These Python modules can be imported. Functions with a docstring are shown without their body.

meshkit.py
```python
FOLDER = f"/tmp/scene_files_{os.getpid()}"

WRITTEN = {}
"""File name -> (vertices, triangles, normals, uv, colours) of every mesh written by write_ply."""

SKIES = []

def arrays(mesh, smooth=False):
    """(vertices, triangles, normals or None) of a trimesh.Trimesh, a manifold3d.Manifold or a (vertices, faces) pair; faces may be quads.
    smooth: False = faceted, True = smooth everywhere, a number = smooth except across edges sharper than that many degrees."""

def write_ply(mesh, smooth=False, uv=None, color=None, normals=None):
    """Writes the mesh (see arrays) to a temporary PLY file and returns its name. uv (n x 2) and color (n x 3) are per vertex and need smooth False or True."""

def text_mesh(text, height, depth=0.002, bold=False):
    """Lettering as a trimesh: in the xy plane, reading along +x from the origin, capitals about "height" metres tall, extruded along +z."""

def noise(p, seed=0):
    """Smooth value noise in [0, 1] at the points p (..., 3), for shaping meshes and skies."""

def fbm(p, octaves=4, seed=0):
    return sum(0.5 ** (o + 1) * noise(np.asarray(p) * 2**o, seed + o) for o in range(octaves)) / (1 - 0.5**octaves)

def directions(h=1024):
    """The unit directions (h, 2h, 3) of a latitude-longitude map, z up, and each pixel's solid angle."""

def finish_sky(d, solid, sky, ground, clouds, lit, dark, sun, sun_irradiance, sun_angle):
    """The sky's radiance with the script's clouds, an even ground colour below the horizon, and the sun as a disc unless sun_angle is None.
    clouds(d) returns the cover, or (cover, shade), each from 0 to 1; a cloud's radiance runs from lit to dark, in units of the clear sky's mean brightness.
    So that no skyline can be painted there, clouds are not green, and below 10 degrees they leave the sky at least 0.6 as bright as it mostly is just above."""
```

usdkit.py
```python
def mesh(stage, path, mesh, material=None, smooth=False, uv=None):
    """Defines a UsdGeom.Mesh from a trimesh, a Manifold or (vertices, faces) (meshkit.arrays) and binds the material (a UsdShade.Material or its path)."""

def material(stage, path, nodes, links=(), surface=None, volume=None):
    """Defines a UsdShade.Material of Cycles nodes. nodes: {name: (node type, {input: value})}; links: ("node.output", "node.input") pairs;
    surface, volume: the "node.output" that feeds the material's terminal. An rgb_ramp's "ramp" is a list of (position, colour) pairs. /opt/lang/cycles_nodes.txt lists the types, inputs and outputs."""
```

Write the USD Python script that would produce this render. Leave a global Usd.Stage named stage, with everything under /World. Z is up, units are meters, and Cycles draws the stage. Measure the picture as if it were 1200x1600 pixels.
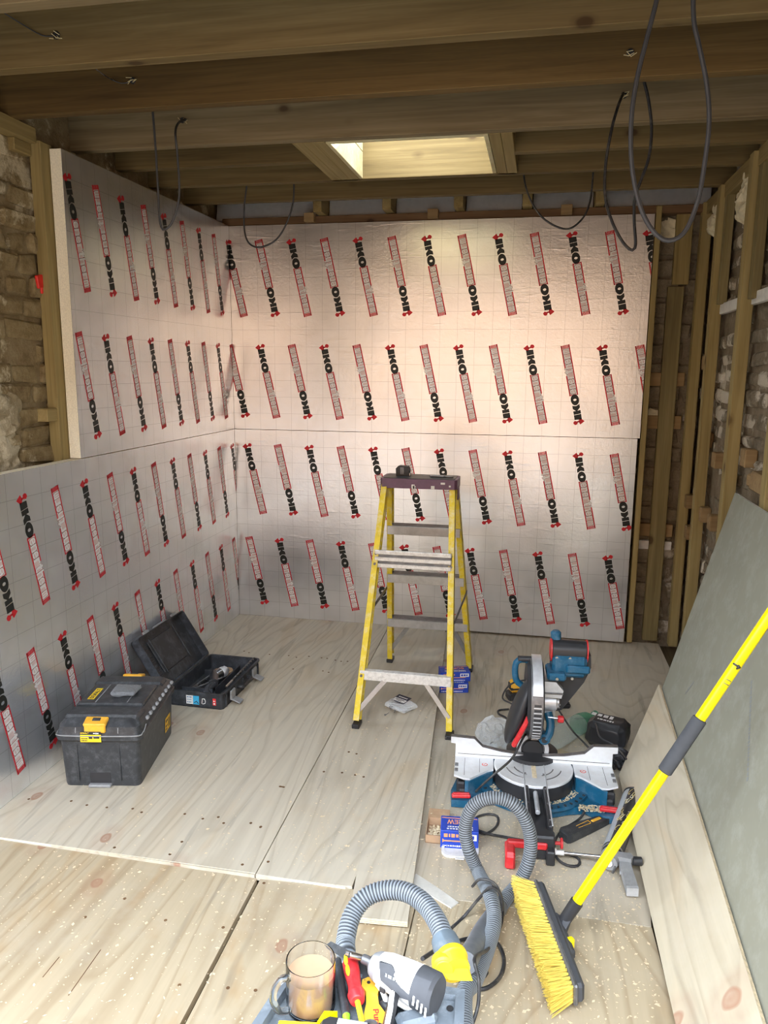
import math, random
import numpy as np, trimesh, usdkit, meshkit
from pxr import Usd, UsdGeom, UsdLux, UsdShade, Gf, Sdf, Vt
from shapely.geometry import Polygon
from trimesh.transformations import rotation_matrix as ROT, translation_matrix as TRN

stage = Usd.Stage.CreateInMemory()
UsdGeom.Xform.Define(stage, '/World')
RNG = np.random.default_rng(7)
PI = math.pi
A = lambda *v: np.array(v, float)

# ------------------------------------------------------------------ camera, sky, sun, exposure
YAW, PITCH, ROLL = 0.1958, 0.1849, 0.0079
CAM, FPX, EXPOSURE = A(1.8471, -4.5163, 1.5793), 1201.07, 2.2
_f = A(-math.sin(YAW) * math.cos(PITCH), math.cos(YAW) * math.cos(PITCH), -math.sin(PITCH))
_r = A(math.cos(YAW), math.sin(YAW), 0)
_u = np.cross(_r, _f)
RIGHT = math.cos(ROLL) * _r + math.sin(ROLL) * _u
UP = -math.sin(ROLL) * _r + math.cos(ROLL) * _u
cam = UsdGeom.Camera.Define(stage, '/World/camera')
cam.AddTransformOp().Set(Gf.Matrix4d(*RIGHT, 0, *UP, 0, *(-_f), 0, *CAM, 1))
cam.CreateHorizontalApertureAttr(36.0)
cam.CreateFocalLengthAttr(36.0 * FPX / 1200.0)
cam.CreateClippingRangeAttr(Gf.Vec2f(0.05, 500))
cam.CreateExposureAttr(EXPOSURE)

sky_mat = usdkit.material(stage, '/World/Looks/bright_cloudy_sky', {
    "s": ("sky_texture", {"sky_type": "multiple_scattering", "sun_disc": False, "sun_elevation": 0.75, "sun_rotation": 0.0}),
    "tc": ("texture_coordinate", {}), "n": ("noise_texture", {"scale": 2.2, "detail": 6.0, "roughness": 0.6}),
    "r": ("rgb_ramp", {"ramp": [(0.3, (0.7,) * 3), (0.6, (1, 1, 1))]}),
    "m": ("mix", {"mix_type": "mix", "color2": (6.2, 6.75, 7.4)}),
    "z": ("separate_xyz", {}), "zr": ("map_range", {"from_min": 0.0, "from_max": 1.0, "to_min": 0.58, "to_max": 2.3, "clamp": True}), "mz": ("mix", {"mix_type": "multiply", "fac": 1.0}),
    "b": ("background_shader", {"strength": 0.16})},
    [("tc.generated", "n.vector"), ("n.fac", "r.fac"), ("r.color", "m.fac"), ("s.color", "m.color1"), ("m.color", "mz.color1"), ("tc.generated", "z.vector"), ("z.z", "zr.value"), ("zr.result", "mz.color2"), ("mz.color", "b.color")], surface="b.background")
dome = UsdLux.DomeLight.Define(stage, '/World/sky_light')
UsdShade.MaterialBindingAPI.Apply(dome.GetPrim()).Bind(sky_mat)
sun = UsdLux.DistantLight.Define(stage, '/World/sun_light')
sun.CreateNormalizeAttr(True); sun.CreateIntensityAttr(1.25); sun.CreateAngleAttr(1.0); sun.CreateColorAttr(Gf.Vec3f(1.0, 0.9, 0.76))
_s = Gf.Rotation(Gf.Vec3d(0, 0, 1), Gf.Vec3d(0.75, 0.66, 0.33))       # the sun stands beyond the rear wall
sun.AddTransformOp().Set(Gf.Matrix4d().SetRotate(_s))

# ------------------------------------------------------------------ helpers
def at(u, v, x=None, y=None, z=None):
    """The point of the plane x, y or z = const that a direction measured in the photograph meets."""
    d = (u - 600) / FPX * RIGHT - (v - 800) / FPX * UP + _f
    t = (x - CAM[0]) / d[0] if x is not None else (y - CAM[1]) / d[1] if y is not None else (z - CAM[2]) / d[2]
    return CAM + t * d

MATS, COUNT = {'/World': np.eye(4)}, {}
def numbered(parent, name):
    k = COUNT.get((parent, name), 0); COUNT[(parent, name)] = k + 1
    return f'{parent}/{name}' + (f'_{k:03d}' if k else '')

def tag(prim, **kw):
    for k, v in kw.items():
        if v: prim.SetCustomDataByKey(k, v)

def thing(name, label=None, category=None, loc=(0, 0, 0), rz=0.0, group=None, kind=None, parent='/World'):
    p = numbered(parent, name)
    x = UsdGeom.Xform.Define(stage, p)
    x.AddTranslateOp().Set(Gf.Vec3d(*map(float, loc)))
    if rz: x.AddRotateZOp().Set(math.degrees(rz))
    MATS[p] = MATS[parent] @ TRN(loc) @ ROT(rz, [0, 0, 1])
    tag(x.GetPrim(), label=label, category=category, group=group, kind=kind)
    return p

def obj(name, mesh, mat, parent='/World', smooth=35, w=False, cd=None, **kw):
    p = numbered(parent, name)
    if isinstance(mesh, list):
        if mesh and isinstance(mesh[0], tuple):
            cd = np.concatenate([np.tile(np.array(c, float), (len(m.vertices), 1)) for m, c in mesh]); smooth = False
            mesh = [m for m, _ in mesh]
        mesh = trimesh.util.concatenate(mesh)
    base = parent
    while base not in MATS: base = base.rsplit('/', 1)[0]
    if w:
        mesh = mesh.copy(); mesh.apply_transform(np.linalg.inv(MATS[base]))
    g = usdkit.mesh(stage, p, mesh, LOOKS[mat], smooth=smooth)
    if cd is not None:
        UsdGeom.PrimvarsAPI(g).CreatePrimvar('Cd', Sdf.ValueTypeNames.Color3fArray, 'vertex').Set(Vt.Vec3fArray.FromNumpy(np.asarray(cd, np.float32)))
    tag(g.GetPrim(), **kw)
    return p

def XF(m, *Ts):
    m = m.copy()
    for T in Ts: m.apply_transform(T)
    return m

def B(sx, sy, sz, c=(0, 0, 0), b=0.0, rz=0.0, rx=0.0, ry=0.0):
    """A box, its edges chamfered by b."""
    b = min(b, 0.49 * min(sx, sy, sz))
    if b <= 0:
        m = trimesh.creation.box([sx, sy, sz])
    else:
        h = A(sx, sy, sz) / 2; pts = []
        for s in np.ndindex(2, 2, 2):
            q = np.array(s) * 2.0 - 1
            for k in range(3):
                e = h - b; e[k] = h[k]; pts.append(q * e)
        m = trimesh.convex.convex_hull(np.array(pts))
    if rx: m.apply_transform(ROT(rx, [1, 0, 0]))
    if ry: m.apply_transform(ROT(ry, [0, 1, 0]))
    if rz: m.apply_transform(ROT(rz, [0, 0, 1]))
    m.apply_translation(c)
    return m

def frame(o, x, y):
    """A matrix with origin o, first axis x, second axis near y."""
    x = np.asarray(x, float); x = x / np.linalg.norm(x)
    z = np.cross(x, y); z /= np.linalg.norm(z)
    T = np.eye(4); T[:3, 0], T[:3, 1], T[:3, 2], T[:3, 3] = x, np.cross(z, x), z, o
    return T

def along(p0, p1):
    """A matrix that puts the z axis along p0 to p1, origin at p0."""
    d = np.asarray(p1, float) - p0; d = d / np.linalg.norm(d)
    T = trimesh.geometry.align_vectors([0, 0, 1], d); T[:3, 3] = p0
    return T

def LA(profile, n=24, T=None):
    """A lathed profile of (radius, height) pairs."""
    m = trimesh.creation.revolve(np.array(profile, float), sections=n)
    return XF(m, T) if T is not None else m

def CY(p0, p1, r, r1=None, n=20, b=0.0):
    p0, p1 = np.asarray(p0, float), np.asarray(p1, float)
    L = np.linalg.norm(p1 - p0); r1 = r if r1 is None else r1
    prof = [(0, 0), (r - b, 0), (r, b), (r1, L - b), (r1 - b, L), (0, L)] if b else [(0, 0), (r, 0), (r1, L), (0, L)]
    return LA(prof, n, along(p0, p1))

def EX(poly, h, T=None):
    if not hasattr(poly, 'geom_type'): poly = Polygon(poly)
    m = trimesh.creation.extrude_polygon(poly, h, engine='earcut')
    return XF(m, T) if T is not None else m

def spline(pts, step):
    """A Catmull-Rom curve through pts, resampled evenly."""
    P = np.asarray(pts, float)
    Q = np.vstack([2 * P[0] - P[1], P, 2 * P[-1] - P[-2]]); out = []
    for i in range(len(P) - 1):
        p0, p1, p2, p3 = Q[i:i + 4]
        for t in np.linspace(0, 1, 24, endpoint=False):
            out.append(0.5 * (2 * p1 + (p2 - p0) * t + (2 * p0 - 5 * p1 + 4 * p2 - p3) * t * t + (3 * p1 - p0 - 3 * p2 + p3) * t ** 3))
    out.append(P[-1]); out = np.array(out)
    s = np.concatenate([[0], np.cumsum(np.linalg.norm(np.diff(out, axis=0), axis=1))])
    u = np.linspace(0, s[-1], max(3, int(s[-1] / step) + 1))
    return np.stack([np.interp(u, s, out[:, k]) for k in range(3)], 1)

def sweep(P, r, n=10, caps=True):
    """A tube of radius r (a number or one per point) along the points P."""
    P = np.asarray(P, float); N = len(P); r = np.broadcast_to(r, (N,))
    t = np.gradient(P, axis=0); t /= np.linalg.norm(t, axis=1, keepdims=True) + 1e-12
    a = np.cross(t[0], [0, 0, 1.0] if abs(t[0][2]) < .9 else [1.0, 0, 0]); a /= np.linalg.norm(a)
    ang = np.arange(n) * 2 * PI / n; V = []
    for i in range(N):
        a = a - t[i] * (a @ t[i]); a /= np.linalg.norm(a) + 1e-12
        b = np.cross(t[i], a)
        V.append(P[i] + r[i] * (np.cos(ang)[:, None] * a + np.sin(ang)[:, None] * b))
    V = np.vstack(V)
    i, j = np.meshgrid(np.arange(N - 1), np.arange(n), indexing='ij')
    a0, a1, b0, b1 = i * n + j, i * n + (j + 1) % n, (i + 1) * n + j, (i + 1) * n + (j + 1) % n
    F = np.concatenate([np.stack([a0, a1, b1], -1).reshape(-1, 3), np.stack([a0, b1, b0], -1).reshape(-1, 3)])
    if caps:
        k = np.arange(1, n - 1)
        F = np.vstack([F, np.stack([0 * k, k + 1, k], 1), (N - 1) * n + np.stack([0 * k, k, k + 1], 1)])
    return trimesh.Trimesh(V, F, process=False)

def TB(pts, r, n=8, step=0.012): return sweep(spline(pts, step), r, n)

def ELL(rx, ry, rz, c=(0, 0, 0), sub=2):
    m = trimesh.creation.icosphere(sub); m.apply_scale([rx, ry, rz]); m.apply_translation(c); return m

_TXT = {}
def TX(s, h, depth=0.0004, bold=True, width=None):
    """Lettering centred on the origin in the xy plane; width squeezes or stretches it."""
    if (s, bold) not in _TXT: _TXT[(s, bold)] = meshkit.text_mesh(s, 1.0, 0.01, bold)
    m = _TXT[(s, bold)].copy(); lo, hi = m.bounds
    m.apply_translation(-(lo + hi) / 2)
    k = h / (hi[1] - lo[1])
    m.apply_scale([width / (hi[0] - lo[0]) if width else k, k, depth / 0.01]); m.apply_translation([0, 0, depth / 2])
    return m

def HULL(pts): return trimesh.convex.convex_hull(np.array(pts, float))

def rough(m, amp, scale, seed=0):
    """The mesh with its vertices moved by smooth noise."""
    m = m.copy(); v = m.vertices
    d = np.stack([meshkit.fbm(v * scale + 31.7 * k, 3, seed + k) for k in range(3)], 1) - 0.5
    m.vertices = v + 2 * amp * d
    return m

# ------------------------------------------------------------------ materials
LOOKS = {}
def look(name, nodes, links, surface="p.BSDF"):
    LOOKS[name] = usdkit.material(stage, '/World/Looks/' + name, nodes, links, surface=surface)

def plain(name, color, rough_=0.5, metal=0.0, var=0.12, scale=25.0, bump=0.15, dust=0.0, dust_col=(0.62, 0.57, 0.48), **kw):
    """An even colour with a faint mottling, some relief, and dust or wear where dust > 0."""
    c = np.array(color, float)
    nodes = {"g": ("geometry", {}), "n": ("noise_texture", {"scale": scale, "detail": 5.0, "roughness": 0.6}),
             "r": ("rgb_ramp", {"ramp": [(0.3, tuple(c * (1 - var))), (0.7, tuple(np.minimum(c * (1 + var), 1)))]}),
             "b": ("bump", {"strength": bump, "distance": 0.002}),
             "p": ("principled_bsdf", {"roughness": rough_, "metallic": metal, **kw})}
    links = [("g.position", "n.vector"), ("n.fac", "r.fac"), ("n.fac", "b.height"), ("b.normal", "p.normal")]
    if dust:
        nodes |= {"dn": ("noise_texture", {"scale": scale * 0.6 + 8, "detail": 8.0, "roughness": 0.72}),
                  "dr": ("rgb_ramp", {"ramp": [(0.48, (0,) * 3), (0.75, (dust,) * 3)]}),
                  "dm": ("mix", {"color2": dust_col})}
        links += [("g.position", "dn.vector"), ("dn.fac", "dr.fac"), ("dr.color", "dm.fac"), ("r.color", "dm.color1"), ("dm.color", "p.base_color")]
    else:
        links += [("r.color", "p.base_color")]
    look(name, nodes, links)

def timber(name, dark, mid, light, axis, rough_=0.75, knots=0.0, spec=0.3, grain=1.0):
    """Sawn wood with its grain along an axis (0, 1, 2) of the world."""
    sc = [42.0 * grain] * 3; sc[axis] = 1.6
    kc = [7.5] * 3; kc[axis] = 4.6
    big = [5.0] * 3; big[axis] = 0.5
    nodes = {"g": ("geometry", {}), "m": ("mapping", {"scale": tuple(sc)}), "mb": ("mapping", {"scale": tuple(big)}),
             "n": ("noise_texture", {"scale": 1.0, "detail": 6.0, "roughness": 0.62, "distortion": 0.6}),
             "nb": ("noise_texture", {"scale": 1.0, "detail": 3.0}),
             "ad": ("math", {"math_type": "multiply_add", "value2": 0.55}), "ml": ("math", {"math_type": "multiply", "value2": 0.45}),
             "r": ("rgb_ramp", {"ramp": [(0.3, dark), (0.5, mid), (0.68, light)]}),
             "oi": ("geometry", {}), "hv": ("hsv", {}), "mr": ("map_range", {"to_min": 0.8, "to_max": 1.16}),
             "mk": ("mapping", {"scale": tuple(kc)}), "v": ("voronoi_texture", {"scale": 1.0}),
             "kr": ("rgb_ramp", {"ramp": [(0.0, (1,) * 3), (0.09, (0.9,) * 3), (0.13, (0.3,) * 3), (0.2, (0,) * 3)]}),
             "ks": ("separate_color", {}), "kt": ("math", {"math_type": "greater_than", "value2": 1 - knots}), "km": ("math", {"math_type": "multiply"}),
             "mx": ("mix", {"color2": tuple(np.array(dark) * A(0.5, 0.4, 0.36))}),
             "b": ("bump", {"strength": 0.35, "distance": 0.002}), "p": ("principled_bsdf", {"roughness": rough_, "specular_ior_level": spec})}
    links = [("g.position", "m.vector"), ("g.position", "mb.vector"), ("m.vector", "n.vector"), ("mb.vector", "nb.vector"),
             ("nb.fac", "ml.value1"), ("n.fac", "ad.value1"), ("ml.value", "ad.value3"), ("ad.value", "r.fac"),
             ("g.position", "mk.vector"), ("mk.vector", "v.vector"), ("v.distance", "kr.fac"), ("v.color", "ks.color"), ("ks.r", "kt.value1"),
             ("kt.value", "km.value1"), ("kr.color", "km.value2"), ("km.value", "mx.fac"),
             ("oi.random_per_island", "mr.value"), ("mr.result", "hv.value"), ("r.color", "hv.color"), ("hv.color", "mx.color1"),
             ("mx.color", "p.base_color"), ("n.fac", "b.height"), ("b.normal", "p.normal")]
    look(name, nodes, links)

def masonry(name, dark, mid, light, pale, pale_amount):
    nodes = {"g": ("geometry", {}), "n": ("noise_texture", {"scale": 14.0, "detail": 8.0, "roughness": 0.7}),
             "n2": ("noise_texture", {"scale": 45.0, "detail": 6.0, "roughness": 0.7}),
             "r": ("rgb_ramp", {"ramp": [(0.28, dark), (0.5, mid), (0.72, light)]}),
             "hv": ("hsv", {}), "mr": ("map_range", {"to_min": 0.72, "to_max": 1.25}),
             "n3": ("noise_texture", {"scale": 3.2, "detail": 7.0, "roughness": 0.68}),
             "pr": ("rgb_ramp", {"ramp": [(0.5 - pale_amount, (0,) * 3), (0.56 - pale_amount, (1,) * 3)]}),
             "mx": ("mix", {"color2": pale}), "ad": ("math", {"math_type": "add"}),
             "b": ("bump", {"strength": 0.8, "distance": 0.012}), "p": ("principled_bsdf", {"roughness": 0.95, "specular_ior_level": 0.15})}
    links = [("g.position", "n.vector"), ("g.position", "n2.vector"), ("g.position", "n3.vector"), ("n.fac", "r.fac"), ("g.random_per_island", "mr.value"),
             ("mr.result", "hv.value"), ("r.color", "hv.color"), ("hv.color", "mx.color1"), ("n3.fac", "pr.fac"), ("pr.color", "mx.fac"), ("mx.color", "p.base_color"),
             ("n2.fac", "ad.value1"), ("n.fac", "ad.value2"), ("ad.value", "b.height"), ("b.normal", "p.normal")]
    look(name, nodes, links)

def foil(name, horizontal, ro=0.26):
    """Printed foil facing: a faint 100 mm grid of lines on crinkled, dull aluminium."""
    nodes = {"g": ("geometry", {}), "s": ("separate_xyz", {}),
             "p": ("principled_bsdf", {"metallic": 0.88, "roughness": 0.3}),
             "n": ("noise_texture", {"scale": 4.0, "detail": 2.0, "roughness": 0.4}), "n2": ("noise_texture", {"scale": 55.0, "detail": 4.0, "roughness": 0.6}),
             "mp": ("mapping", {"scale": (6, 6, 40)}), "n3": ("noise_texture", {"scale": 1.0, "detail": 2.0}),
             "c3": ("rgb_ramp", {"ramp": [(0.6, (0,) * 3), (0.7, (1,) * 3)]}),
             "a1": ("math", {"math_type": "multiply_add", "value2": 0.30}), "a2": ("math", {"math_type": "multiply_add", "value2": 0.1}),
             "b": ("bump", {"strength": 0.28, "distance": 0.008}),
             "rv": ("map_range", {"from_min": 0.3, "from_max": 0.7, "to_min": ro, "to_max": ro + 0.05}),
             "mx": ("mix", {"color1": (0.80, 0.805, 0.82), "color2": (0.40, 0.40, 0.41)})}
    links = [("g.position", "s.vector"), ("g.position", "n.vector"), ("g.position", "n2.vector"), ("g.position", "mp.vector"), ("mp.vector", "n3.vector"), ("n3.fac", "c3.fac"),
             ("n2.fac", "a1.value1"), ("n.fac", "a1.value3"), ("c3.color", "a2.value1"), ("a1.value", "a2.value3"), ("a2.value", "b.height"), ("b.normal", "p.normal"),
             ("n.fac", "rv.value"), ("rv.result", "p.roughness"), ("mx.color", "p.base_color")]
    for k, ax in (("u", horizontal), ("v", "z")):
        nodes |= {k + "d": ("math", {"math_type": "multiply", "value2": 10.0}), k + "f": ("math", {"math_type": "fraction"}), k + "l": ("math", {"math_type": "less_than", "value2": 0.022})}
        if k == "u": nodes[k + "d"] = ("math", {"math_type": "multiply_add", "value2": 10.0, "value3": 100.3})
        links += [(f"s.{ax}", k + "d.value1"), (k + "d.value", k + "f.value1"), (k + "f.value", k + "l.value1")]
    nodes |= {"mm": ("math", {"math_type": "maximum"}), "mq": ("math", {"math_type": "multiply", "value2": 0.55})}
    links += [("ul.value", "mm.value1"), ("vl.value", "mm.value2"), ("mm.value", "mq.value1"), ("mq.value", "mx.fac")]
    look(name, nodes, links)

def printed(name, rough_=0.5, metal=0.0):
    """Ink of several colours (read from the mesh) on a surface."""
    look(name, {"a": ("attribute", {"attribute": "Cd"}), "g": ("geometry", {}), "n": ("noise_texture", {"scale": 60.0, "detail": 3.0}),
                "m": ("map_range", {"to_min": 0.82, "to_max": 1.12}), "h": ("hsv", {}), "p": ("principled_bsdf", {"roughness": rough_, "metallic": metal})},
         [("g.position", "n.vector"), ("n.fac", "m.value"), ("m.result", "h.value"), ("a.color", "h.color"), ("h.color", "p.base_color")])

def ply(name, base, warm, stain, ang=0.0, chips=0.35, warmth=0.6):
    """Sheathing plywood: contoured grain drawn out along y, warm patches, knots, grey streaks, dust."""
    S = lambda x, y, z=4.0: ("mapping", {"scale": (x, y, z), "rotation": (0, 0, ang)})
    nodes = {"g": ("geometry", {}), "m": S(3.6, 1.15), "n": ("noise_texture", {"scale": 1.0, "detail": 4.0, "roughness": 0.5, "distortion": 1.6}),
             "m2": S(45.0, 2.5, 10.0), "n2": ("noise_texture", {"scale": 1.0, "detail": 5.0, "distortion": 0.4}),
             "r": ("rgb_ramp", {"ramp": [(0.30, tuple(np.array(stain) * 1.04)), (0.42, base), (0.54, base), (0.64, tuple(np.array(base) * (1 - warmth) + np.array(warm) * warmth)), (0.76, warm)]}),
             "r2": ("rgb_ramp", {"ramp": [(0.35, (0.93,) * 3), (0.6, (1.02,) * 3)]}), "x1": ("mix", {"mix_type": "multiply", "fac": 0.9}),
             "mc": S(2.6, 0.42), "nc": ("noise_texture", {"scale": 1.0, "detail": 2.5, "roughness": 0.4, "distortion": 0.5}), "cm": ("math", {"math_type": "multiply", "value2": 17.0}), "cf": ("math", {"math_type": "fraction"}),
             "cr": ("rgb_ramp", {"ramp": [(0.0, (0.05,) * 3), (0.55, (0,) * 3), (0.84, (0.42,) * 3), (0.93, (0.06,) * 3), (1.0, (0.05,) * 3)]}), "xc": ("mix", {"color2": tuple(np.array(warm) * 0.62)}),
             "ml": S(13.0, 1.1, 6.0), "nl": ("noise_texture", {"scale": 1.0, "detail": 3.0, "distortion": 0.8}),
             "rl": ("rgb_ramp", {"ramp": [(0.62, (0,) * 3), (0.69, (0.5,) * 3), (0.72, (0.1,) * 3), (0.8, (0.0,) * 3)]}), "xl": ("mix", {"color2": tuple(np.array(stain) * 0.6)}),
             "mk": S(3.4, 2.3, 3.0), "kd": ("noise_texture", {"scale": 9.0, "detail": 2.0}), "ka": ("mix", {"mix_type": "add", "fac": 0.10}), "v": ("voronoi_texture", {"scale": 1.0, "dimensions": "2D"}), "ks": ("separate_color", {}),
             "kt": ("math", {"math_type": "greater_than", "value2": 0.78}), "kr": ("rgb_ramp", {"ramp": [(0.0, (0.75,) * 3), (0.028, (0.6,) * 3), (0.05, (0.85,) * 3), (0.06, (0.5,) * 3), (0.066, (0.12,) * 3), (0.12, (0.2,) * 3), (0.2, (0,) * 3)]}),
             "km": ("math", {"math_type": "multiply"}), "xk": ("mix", {"color2": (0.36, 0.19, 0.12)}),
             "nd": ("noise_texture", {"scale": 2.6, "detail": 9.0, "roughness": 0.72}), "rd": ("rgb_ramp", {"ramp": [(0.47, (0,) * 3), (0.7, (chips,) * 3)]}), "xd": ("mix", {"color2": (0.56, 0.52, 0.44)}),
             "b": ("bump", {"strength": 0.15, "distance": 0.003}), "p": ("principled_bsdf", {"roughness": 0.72, "specular_ior_level": 0.25})}
    P_ = "g.position"
    links = [(P_, "m.vector"), ("m.vector", "n.vector"), (P_, "m2.vector"), ("m2.vector", "n2.vector"), ("n.fac", "r.fac"), ("n2.fac", "r2.fac"), ("r.color", "x1.color1"), ("r2.color", "x1.color2"),
             (P_, "mc.vector"), ("mc.vector", "nc.vector"), ("nc.fac", "cm.value1"), ("cm.value", "cf.value1"), ("cf.value", "cr.fac"), ("cr.color", "xc.fac"), ("x1.color", "xc.color1"),
             (P_, "ml.vector"), ("ml.vector", "nl.vector"), ("nl.fac", "rl.fac"), ("rl.color", "xl.fac"), ("xc.color", "xl.color1"),
             (P_, "mk.vector"), (P_, "kd.vector"), ("mk.vector", "ka.color1"), ("kd.color", "ka.color2"), ("ka.color", "v.vector"), ("v.color", "ks.color"), ("ks.r", "kt.value1"), ("v.distance", "kr.fac"),
             ("kt.value", "km.value1"), ("kr.color", "km.value2"), ("km.value", "xk.fac"), ("xl.color", "xk.color1"), ("xk.color", "xd.color1"),
             (P_, "nd.vector"), ("nd.fac", "rd.fac"), ("rd.color", "xd.fac"), ("xd.color", "p.base_color"), ("n2.fac", "b.height"), ("b.normal", "p.normal")]
    look(name, nodes, links)

timber('joist_timber', (0.115, 0.075, 0.026), (0.205, 0.14, 0.054), (0.30, 0.215, 0.092), 0, knots=0.3)
timber('brown_joist_timber', (0.085, 0.048, 0.014), (0.165, 0.098, 0.03), (0.24, 0.15, 0.052), 0, knots=0.35)
timber('aged_joist_timber', (0.15, 0.105, 0.052), (0.265, 0.195, 0.10), (0.38, 0.295, 0.17), 0, knots=0.25)
timber('stud_timber', (0.24, 0.17, 0.06), (0.39, 0.29, 0.115), (0.50, 0.385, 0.17), 2, knots=0.2)
timber('weathered_stud_timber', (0.15, 0.11, 0.045), (0.27, 0.21, 0.09), (0.38, 0.30, 0.14), 2, knots=0.35)
timber('brown_plate_timber', (0.10, 0.055, 0.025), (0.19, 0.105, 0.05), (0.27, 0.16, 0.08), 0, knots=0.2)
timber('cross_timber', (0.22, 0.15, 0.055), (0.36, 0.26, 0.10), (0.47, 0.35, 0.155), 1, knots=0.2)
timber('pale_liner_timber', (0.62, 0.50, 0.25), (0.78, 0.67, 0.38), (0.86, 0.78, 0.52), 0, knots=0.25)
timber('orange_block_timber', (0.25, 0.155, 0.07), (0.36, 0.235, 0.11), (0.45, 0.31, 0.15), 0, knots=0.1)
timber('roof_deck', (0.09, 0.06, 0.03), (0.15, 0.105, 0.055), (0.2, 0.15, 0.08), 1)
masonry('left_brick', (0.21, 0.135, 0.06), (0.39, 0.285, 0.14), (0.53, 0.41, 0.23), (0.64, 0.54, 0.36), -0.06)
masonry('old_plaster', (0.33, 0.245, 0.13), (0.46, 0.365, 0.22), (0.56, 0.46, 0.29), (0.62, 0.53, 0.37), -0.06)
masonry('left_mortar', (0.25, 0.17, 0.08), (0.39, 0.285, 0.15), (0.49, 0.385, 0.22), (0.60, 0.5, 0.33), -0.06)
masonry('right_brick', (0.17, 0.135, 0.09), (0.32, 0.265, 0.185), (0.47, 0.405, 0.305), (0.62, 0.555, 0.45), -0.02)
masonry('rear_brick', (0.20, 0.155, 0.10), (0.33, 0.265, 0.175), (0.44, 0.365, 0.26), (0.58, 0.52, 0.42), -0.08)
masonry('right_mortar', (0.23, 0.175, 0.115), (0.335, 0.265, 0.18), (0.43, 0.355, 0.255), (0.54, 0.48, 0.38), -0.1)
masonry('garden_brick', (0.22, 0.14, 0.09), (0.29, 0.19, 0.125), (0.35, 0.235, 0.16), (0.38, 0.28, 0.2), -0.1)
foil('foil_rear', 'x'); foil('foil_side', 'y', 0.2)
printed('foil_ink', 0.42, 0.35); printed('paper_print', 0.55)
ply('grey_ply', (0.585, 0.525, 0.415), (0.57, 0.475, 0.34), (0.485, 0.44, 0.36))
ply('warm_ply', (0.49, 0.405, 0.275), (0.45, 0.31, 0.165), (0.41, 0.345, 0.25), ang=0.12, chips=0.3)
ply('dusty_ply', (0.53, 0.465, 0.36), (0.55, 0.46, 0.33), (0.42, 0.37, 0.285), chips=0.6)
ply('leaning_ply', (0.50, 0.435, 0.32), (0.49, 0.39, 0.26), (0.42, 0.36, 0.27), ang=0.05, chips=0.3)
plain('ply_edge', (0.68, 0.56, 0.37), 0.8, var=0.25, scale=90)
plain('foam_core', (0.88, 0.80, 0.62), 0.9, var=0.1, scale=160, bump=0.6)
plain('plasterboard_face', (0.27, 0.265, 0.205), 0.85, var=0.06, scale=5, bump=0.05, dust=0.3, dust_col=(0.5, 0.5, 0.45))
plain('plaster_core', (0.7, 0.69, 0.66), 0.9)
plain('expanding_foam', (0.72, 0.64, 0.44), 0.8, scale=60, bump=0.6)
plain('roof_foil', (0.8, 0.81, 0.83), 0.33, 0.6, var=0.05, scale=35, bump=1.0)
plain('white_paint', (0.72, 0.71, 0.68), 0.6, dust=0.3)
plain('red_paint', (0.75, 0.03, 0.02), 0.5)
plain('patio', (0.17, 0.168, 0.163), 0.9, scale=6)
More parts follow.
